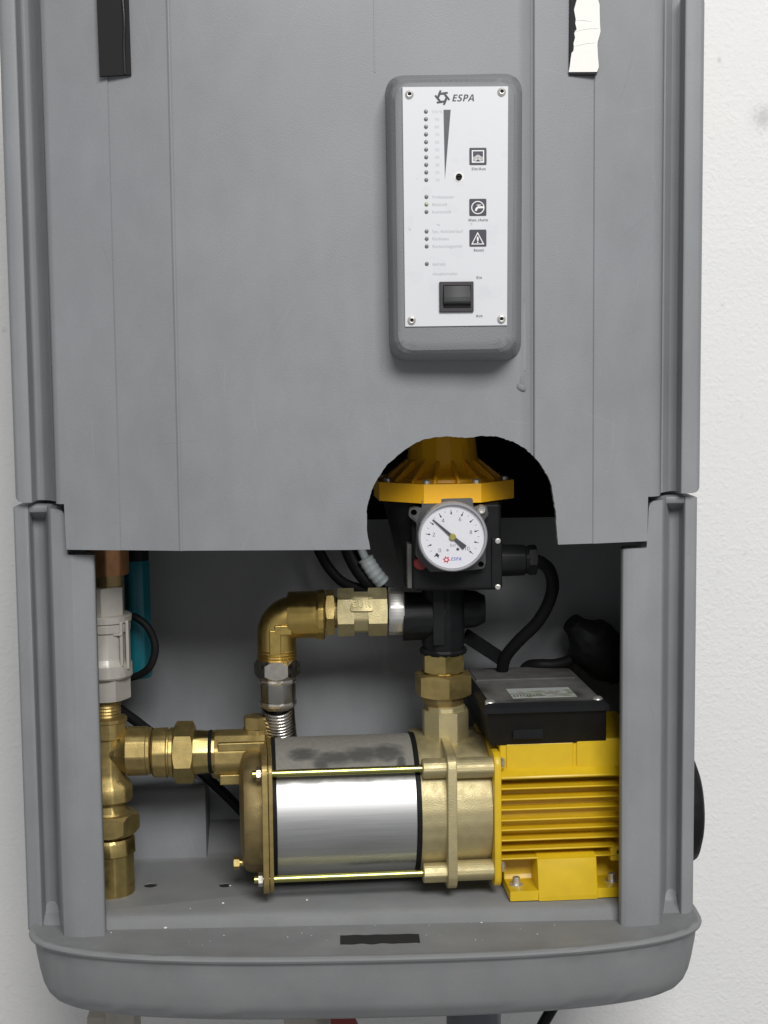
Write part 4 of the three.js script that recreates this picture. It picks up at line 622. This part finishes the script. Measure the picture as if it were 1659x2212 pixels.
// ------------------------------------------------------------------ brass elbow
const hoseZ = 0.178;
{
  const z = 0.182, cy = pt(660, 1328, z).y, k = mpp(640, 1330, z), x = (px) => pt(px, 1328, z).x, ex = pt(598, 1400, z).x;
  const t = thing('elbow_fitting', 'shiny brass elbow turning from the check valve down to the steel hose', 'pipe fitting', V(ex, pt(598, 1425, z).y, z));
  part(t, 'socket', lathe('x', [[x(622), 0], [x(622), 49 * k], [x(626), 51 * k], [x(682), 51 * k], [x(685), 52 * k], [x(688), 54 * k], [x(699), 54 * k], [x(702), 51 * k], [x(702), 0]], [cy, z], 56), M.brassShiny);
  // bend: quarter torus and a straight shank
  const r = 42 * k, bend = [V(x(630), cy, z)]; const bx = ex + r * 1.02, byy = cy - r * 1.02;
  const path = new THREE.CurvePath(); path.add(new THREE.LineCurve3(V(x(632), cy, z), V(bx, cy, z)));
  class Arc extends THREE.Curve { getPoint(u, o = V()) { const a = Math.PI / 2 + u * Math.PI / 2; return o.set(bx + Math.cos(a) * (bx - ex), byy + Math.sin(a) * (cy - byy), z); } }
  path.add(new Arc()); const yb = pt(598, 1412, z).y; path.add(new THREE.LineCurve3(V(ex, byy, z), V(ex, yb, z)));
  const tg = new THREE.TubeGeometry(path, 60, r, 40); part(t, 'bend', boxUV(flat(tg)), M.brassShiny);
  part(t, 'lug', [box(ex - 0.001, ex + 0.0125, cy - r * 0.88, cy - r * 0.35, z + r * 0.7, z + r * 1.06, 0.0012), box(ex - 0.005, ex + 0.004, yb + 0.0015, cy - r * 0.6, z + r * 0.75, z + r * 1.05, 0.001)], M.brassShiny);
  const th = [[pt(598, 1396, z).y, r]]; const y0 = pt(598, 1440, z).y, y1 = pt(598, 1400, z).y, prof = [[y0, 0]]; for (let i = 0; i <= 12; i++) prof.push([y0 + (y1 - y0) * i / 12, i % 2 ? r * 1.03 : r * 0.97]); prof.push([y1 + 0.001, r * 0.95], [y1 + 0.001, 0]);
  part(t, 'thread', lathe('y', prof, [ex, z], 44, 15), M.brassShiny);
  // hose with its nut
  const h = thing('braided_hose', 'ribbed stainless steel hose with a hexagon nut hanging below the brass elbow', 'hose', V(ex, pt(600, 1520, z).y, z));
  const Y = (py) => pt(598, py, z).y, c = [ex, z];
  part(h, 'nut', hexNut('y', Y(1462), Y(1423), 43 * k, c, 0.52, 0.75), M.nickel);
  part(h, 'ferrule', lathe('y', [[Y(1530), 0], [Y(1530), 33 * k], [Y(1521), 38 * k], [Y(1511), 40 * k], [Y(1474), 40 * k], [Y(1470), 39 * k], [Y(1456), 39 * k], [Y(1456), 0]], c, 48, 25), M.gunmetal);
  part(h, 'bead', [lathe('y', [[Y(1474), 38 * k], [Y(1473), 40.5 * k], [Y(1469), 42 * k], [Y(1464), 41 * k], [Y(1461), 38 * k]], c, 48), lathe('y', [[Y(1525), 37 * k], [Y(1523), 40 * k], [Y(1518), 42 * k], [Y(1513), 41 * k], [Y(1511), 39 * k]], c, 48)], M.nickel);
  const p0 = V(ex, Y(1526), z), p1 = V(pt(602, 1560, z).x, pt(602, 1562, z).y, z - 0.006), p2 = V(pt(610, 1625, z - 0.02).x, pt(610, 1625, z).y, z - 0.016), p3 = V(pt(622, 1720, z - 0.05).x, pt(645, 1720, z).y, z - 0.055), p4 = V(pt(650, 1900, 0.12).x, yFloor + 0.002, 0.115);
  const hc = new THREE.CatmullRomCurve3([p0, p1, p2, p3, p4]), segs = 420, hg = new THREE.TubeGeometry(hc, segs, 1, 24), hp = hg.attributes.position, cp = hc.getSpacedPoints(segs);
  const len = hc.getLength();
  for (let i = 0; i <= segs; i++) { const o = hc.getPointAt(i / segs), rr = 33 * k + 0.0011 * Math.sin(i / segs * len / 0.0031 * Math.PI * 2); for (let j = 0; j <= 24; j++) { const q = i * 25 + j; hp.setXYZ(q, o.x + (hp.getX(q) - o.x) * rr, o.y + (hp.getY(q) - o.y) * rr, o.z + (hp.getZ(q) - o.z) * rr); } }
  hg.computeVertexNormals(); part(h, 'ribbed_tube', boxUV(flat(hg)), M.chrome);
}

// ------------------------------------------------------------------ left brass tee and its pipes
const sz = 0.198, sx = pt(232, 1620, sz).x;
const sk = mpp(232, 1600, sz), sY = (py) => pt(232, py, sz).y, sC = [sx, sz];
{
  const t = thing('pipe_tee', 'brass tee with a threaded top joining the white valve to the pump inlet union', 'pipe fitting', V(sx, sY(1640), sz));
  const R = (px) => (px - 232) * sk;
  const th = [[sY(1548), 0]]; for (let i = 0; i <= 12; i++) th.push([sY(1548) + (sY(1506) - sY(1548)) * i / 12, i % 2 ? R(264) : R(262)]); th.push([sY(1505), 0]);
  part(t, 'thread', lathe('y', th, sC, 44, 15), M.brassDull);
  part(t, 'tee_body', [lathe('y', [[sY(1728), 0], [sY(1728), R(279)], [sY(1724), R(283)], [sY(1696), R(283)], [sY(1690), R(280)], [sY(1680), R(272)], [sY(1668), R(268)], [sY(1592), R(268)], [sY(1590), R(274)], [sY(1558), R(274)], [sY(1556), R(276)], [sY(1549), R(276)], [sY(1546), R(268)], [sY(1546), 0]], sC, 48), lathe('x', [[sx, 0], [sx, 34 * sk], [pt(252, 1620, sz).x, 36 * sk], [pt(275, 1620, sz).x, 50 * sk], [pt(277, 1620, sz).x, 53 * sk], [pt(318, 1620, sz).x, 53 * sk], [pt(320, 1620, sz).x, 51 * sk], [pt(326, 1620, sz).x, 51 * sk], [pt(326, 1620, sz).x, 0]], [pt(300, 1622, sz).y, sz], 48)], M.brassDull);
  part(t, 'lower_neck', lathe('y', [[sY(1762), 0], [sY(1762), R(272)], [sY(1757), R(275)], [sY(1750), R(270)], [sY(1735), R(268)], [sY(1725), R(268)], [sY(1725), 0]], sC), M.brassDull);
}
{
  const z0 = 0.190, iy = (px) => pt(px, 1624, z0).y, cy = pt(380, 1625, z0).y, x = (px) => pt(px, 1625, z0).x, k = mpp(380, 1625, z0), c = [cy, z0];
  const t = thing('pipe_union', 'horizontal brass screw union between the left tee and the pump inlet', 'pipe fitting', V(x(390), cy, z0));
  part(t, 'gasket', lathe('x', [[x(324), 0], [x(324), 45 * k], [x(333), 45 * k], [x(333), 0]], c), M.rubber);
  part(t, 'tailpiece', lathe('x', [[x(331), 0], [x(331), 50 * k], [x(335), 53 * k], [x(362), 54 * k], [x(364), 51 * k], [x(367), 50 * k], [x(369), 54 * k], [x(376), 54 * k], [x(378), 50 * k], [x(380), 50 * k], [x(380), 0]], c, 48, 25), M.brassDull);
  part(t, 'union_nut', hexNut('x', x(378), x(421), 58 * k, c, 0.28, 0.3), M.brassDull);
  part(t, 'nipple', lathe('x', [[x(420), 0], [x(420), 48 * k], [x(446), 46 * k], [x(452), 46 * k], [x(462), 44 * k], [x(466), 44 * k], [x(466), 0]], c, 48), M.brass);
  part(t, 'o_ring', lathe('x', [[x(452), 0], [x(452), 46 * k], [x(456), 47.5 * k], [x(460), 46 * k], [x(460), 0]], c, 40), M.rubber);
}
{
  const R = (px) => (px - 232) * sk;
  const t = thing('drain_pipe', 'short brass pipe with a hexagon nut standing on the tray floor below the tee', 'pipe', V(sx, yFloor, sz));
  part(t, 'nut', hexNut('y', sY(1798), sY(1754), R(288), sC, 0.62, 0.6), M.brassDull);
  part(t, 'neck', lathe('y', [[sY(1812), 0], [sY(1812), R(271)], [sY(1790), R(271)], [sY(1790), 0]], sC), M.bronzeDark);
  part(t, 'ring', lathe('y', [[sY(1842), 0], [sY(1842), R(282)], [sY(1838), R(287)], [sY(1811), R(286)], [sY(1805), R(283)], [sY(1804), R(270)], [sY(1804), 0]], sC, 48, 25), M.brass);
  part(t, 'pipe', lathe('y', [[yFloor - 0.0005, 0], [yFloor - 0.0005, R(283)], [sY(1840), R(283)], [sY(1840), 0]], sC, 48), M.brass);
}
{
  const R = (px) => (px - 225) * sk, c = [pt(225, 1400, sz).x, sz], Y = (py) => pt(225, py, sz).y;
  const t = thing('shutoff_valve', 'cream white valve body with hexagon ends between copper pipe and brass tee', 'valve', V(c[0], Y(1505), sz));
  part(t, 'hexagon', hexNut('y', Y(1330), Y(1265), R(268), c, 0.08, 0.12), M.ivory);
  part(t, 'hexagon', hexNut('y', Y(1508), Y(1448), R(272), c, 0.56, 0.12), M.ivory);
  part(t, 'valve_body', lathe('y', [[Y(1460), 0], [Y(1460), R(282)], [Y(1456), R(285)], [Y(1432), R(284)], [Y(1424), R(279)], [Y(1418), R(277)], [Y(1364), R(277)], [Y(1360), R(282)], [Y(1346), R(283)], [Y(1342), R(280)], [Y(1340), R(285)], [Y(1328), R(286)], [Y(1325), R(282)], [Y(1325), 0]], c, 56, 22), M.ivory);
  { const wx = pt(268, 1390, sz).x, wz = sz + 0.008; part(t, 'side_frame', [box(wx - 0.0012, wx + 0.0012, Y(1432), Y(1338), wz, wz + 0.0072, 0.0005), box(wx + 0.0028, wx + 0.0052, Y(1440), Y(1336), wz - 0.006, wz + 0.003, 0.0005), box(wx - 0.014, wx + 0.001, Y(1366), Y(1361), wz + 0.004, wz + 0.0085, 0.0004)], M.ivory); }
}
{
  const c = [pt(233, 1220, sz).x, sz], Y = (py) => pt(233, py, sz).y, R = (px) => (px - 233) * sk;
  const t = thing('copper_pipe', 'dull copper pipe rising behind the cover above the cream valve', 'pipe', V(c[0], Y(1268), sz));
  part(t, 'sleeve', lathe('y', [[Y(1240), 0], [Y(1240), R(276)], [Y(1236), R(278)], [Y(900), R(278)], [Y(900), 0]], c, 40), M.copper);
  part(t, 'pipe', lathe('y', [[Y(1268), 0], [Y(1268), R(265)], [Y(1236), R(266)], [Y(1236), 0]], c, 40), M.bronzeDark);
}
{
  const z = 0.150, x = pt(299, 1350, z).x, Y = (py) => pt(299, py, z).y, k = mpp(299, 1350, z), c = [x, z];
  const t = thing('solenoid_tube', 'teal blue upright plastic cylinder behind the cream valve', 'valve actuator', V(x, Y(1460), z));
  part(t, 'cylinder', lathe('y', [[Y(1462), 0], [Y(1462), 24 * k], [Y(1452), 28 * k], [Y(1215), 27 * k], [Y(1209), 25 * k], [Y(1209), 0]], c, 40, 40), M.teal);
  part(t, 'cap', lathe('y', [[Y(1210), 0], [Y(1210), 26 * k], [Y(1100), 26 * k], [Y(1100), 0]], c, 32), M.black);
  part(t, 'bracket', box(x - 0.024, x - 0.004, Y(1262), Y(1228), z - 0.006, z + 0.004, 0.001), M.teal);
}

// ------------------------------------------------------------------ cables
{
  const w = (list) => list.map(([px, py, z]) => pt(px, py, z));
  single('black_cable', 'thin black cable looping round the teal cylinder beside the cream valve', 'cable', tube(w([[270, 1330, 0.17], [292, 1333, 0.178], [315, 1350, 0.180], [331, 1378, 0.18], [335, 1405, 0.18], [325, 1438, 0.178], [305, 1456, 0.172], [280, 1464, 0.165], [262, 1466, 0.16]]), 0.0030), M.rubber);
  single('black_cable', 'black cable running diagonally behind the brass union down to the pump', 'cable', tube(w([[255, 1530, 0.13], [290, 1555, 0.125], [320, 1578, 0.12], [380, 1620, 0.112], [435, 1668, 0.110], [475, 1705, 0.112], [515, 1745, 0.115], [560, 1800, 0.11]]), 0.0042), M.rubber);
  single('black_cable', 'thinner black cable curving down from the cover edge to the check valve', 'cable', tube(w([[672, 1150, 0.125], [692, 1195, 0.13], [710, 1226, 0.135], [738, 1256, 0.14], [770, 1270, 0.145], [810, 1278, 0.15], [850, 1278, 0.14]]), 0.0042), M.rubber);
  const t = thing('sensor_cable', 'thick black cable with a pale grey sleeve above the check valve', 'cable', pt(800, 1262, 0.15));
  part(t, 'cable', tube(w([[742, 1140, 0.14], [756, 1195, 0.145], [778, 1235, 0.150], [805, 1265, 0.150], [840, 1290, 0.14], [870, 1300, 0.13]]), 0.0062), M.rubber);
  { const pts = w([[775, 1170, 0.158], [786, 1199, 0.158], [808, 1236, 0.158], [828, 1260, 0.156]]), cv = new THREE.CatmullRomCurve3(pts), g = new THREE.TubeGeometry(cv, 60, 1, 18), p = g.attributes.position;
    for (let i = 0; i <= 60; i++) { const o = cv.getPointAt(i / 60), r = i < 22 ? 0.0032 : 0.0062 + 0.0002 * Math.sin(i * 0.9) + (i === 60 ? -0.003 : 0); for (let j = 0; j <= 18; j++) { const q = i * 19 + j; p.setXYZ(q, o.x + (p.getX(q) - o.x) * r, o.y + (p.getY(q) - o.y) * r, o.z + (p.getZ(q) - o.z) * r); } }
    g.computeVertexNormals(); part(t, 'sleeve', boxUV(flat(g)), M.sleeve); }
  single('black_cable', 'black cable bending from the controller gland down behind the terminal box', 'cable', tube(w([[1140, 1211, 0.2], [1160, 1212, 0.198], [1184, 1228, 0.19], [1194, 1262, 0.18], [1186, 1300, 0.17], [1160, 1345, 0.16], [1120, 1385, 0.15], [1092, 1420, 0.14], [1085, 1460, 0.13], [1100, 1520, 0.12]]), 0.0050), M.rubber);
  single('black_strap', 'flat black strap slanting from the tee to the terminal box', 'strap', (() => { const a = pt(1005, 1372, 0.15), b = pt(1090, 1428, 0.13), g = new RoundedBoxGeometry(a.distanceTo(b), 0.011, 0.006, 2, 0.001); g.lookAt(V(0, 0, 1)); const q = new THREE.Quaternion().setFromUnitVectors(V(1, 0, 0), b.clone().sub(a).normalize()); g.applyQuaternion(q); const m = a.clone().lerp(b, 0.5); g.translate(m.x, m.y, m.z); return boxUV(flat(g)); })(), M.black);
  // dark plug behind the terminal box
  const z = 0.125, p = pt(1285, 1395, z), k = mpp(1285, 1395, z);
  const s = thing('power_plug', 'black round mains plug in the dark corner behind the terminal box', 'plug', p.clone());
  { const q = new THREE.Quaternion().setFromEuler(new THREE.Euler(0.3, 0, 0.75)); const mk = (pts) => { const g = latheRaw('y', pts, [0, 0], 36); g.applyQuaternion(q); g.translate(p.x, p.y, p.z); return finish(g, 35); };
    part(s, 'plug_body', mk([[-0.024, 0], [-0.024, 0.018], [-0.020, 0.0205], [0.004, 0.0215], [0.010, 0.0200], [0.014, 0.0150], [0.024, 0.0095], [0.030, 0.0085], [0.030, 0]]), M.black);
    part(s, 'plug_collar', mk([[-0.0335, 0], [-0.0335, 0.0135], [-0.024, 0.0145], [-0.024, 0]]), M.black); }
  single('black_cable', 'black plug lead lying on the back edge of the terminal box', 'cable', tube(w([[1250, 1415, 0.125], [1222, 1430, 0.122], [1195, 1436, 0.12], [1165, 1436, 0.118], [1140, 1440, 0.112], [1120, 1470, 0.108]]), 0.0048), M.rubber);
}

// ------------------------------------------------------------------ what hangs below the tray
{
  const z = 0.13, P = (px, py) => pt(px, py, z), k = mpp(600, 2190, z), yl = P(600, 2480).y - 0.5, yt = yLedge - 0.0555;
  const a0 = P(192, 2190), a1 = P(297, 2190), am = P(238, 2190);
  const t = thing('pipe_bracket', 'beige grey plastic bracket block under the left end of the tray', 'bracket', V((a0.x + a1.x) / 2, yt, z));
  part(t, 'block', box(a0.x, am.x, yl, P(215, 2183).y, z - 0.02, z + 0.012, 0.0012), M.beige);
  part(t, 'block', [box(am.x - 0.001, a1.x, yl, yt + 0.006, z - 0.02, z + 0.016, 0.0012)], M.beige);
  const b = pt(664, 2195, z); single('drain_pipe', 'beige plastic pipe coming out below the middle of the tray', 'pipe', lathe('y', [[yl, 0], [yl, 51 * k], [yt + 0.01, 51 * k], [yt + 0.01, 0]], [b.x, z], 40), M.beige);
  { const q = (px, py) => { const p = pt(px, py, 0.16); return [p.x, p.y]; }; single('tap_lever', 'dark red tap lever below the tray beside the beige pipe', 'lever', finish(prismZ(fillet([q(705, 2160), q(748, 2160), q(775, 2225), q(800, 2330), q(735, 2330)], 0.003), 0.150, 0.158, 0.001), 30), M.redPlastic); }
  const g = pt(1023, 2195, z); single('overflow_pipe', 'dark grey overflow pipe leaving the tray underside right of centre', 'pipe', lathe('y', [[yl, 0], [yl, 59 * k], [yt + 0.01, 59 * k], [yt + 0.01, 0]], [g.x, z], 44), M.greyPipe);
  single('black_cable', 'black cable leaving obliquely from below the tray', 'cable', tube([pt(1215, 2140, z), pt(1192, 2180, z), pt(1172, 2215, z), pt(1140, 2290, z)], 0.0048), M.rubber);
}

renderer.render(scene, camera);
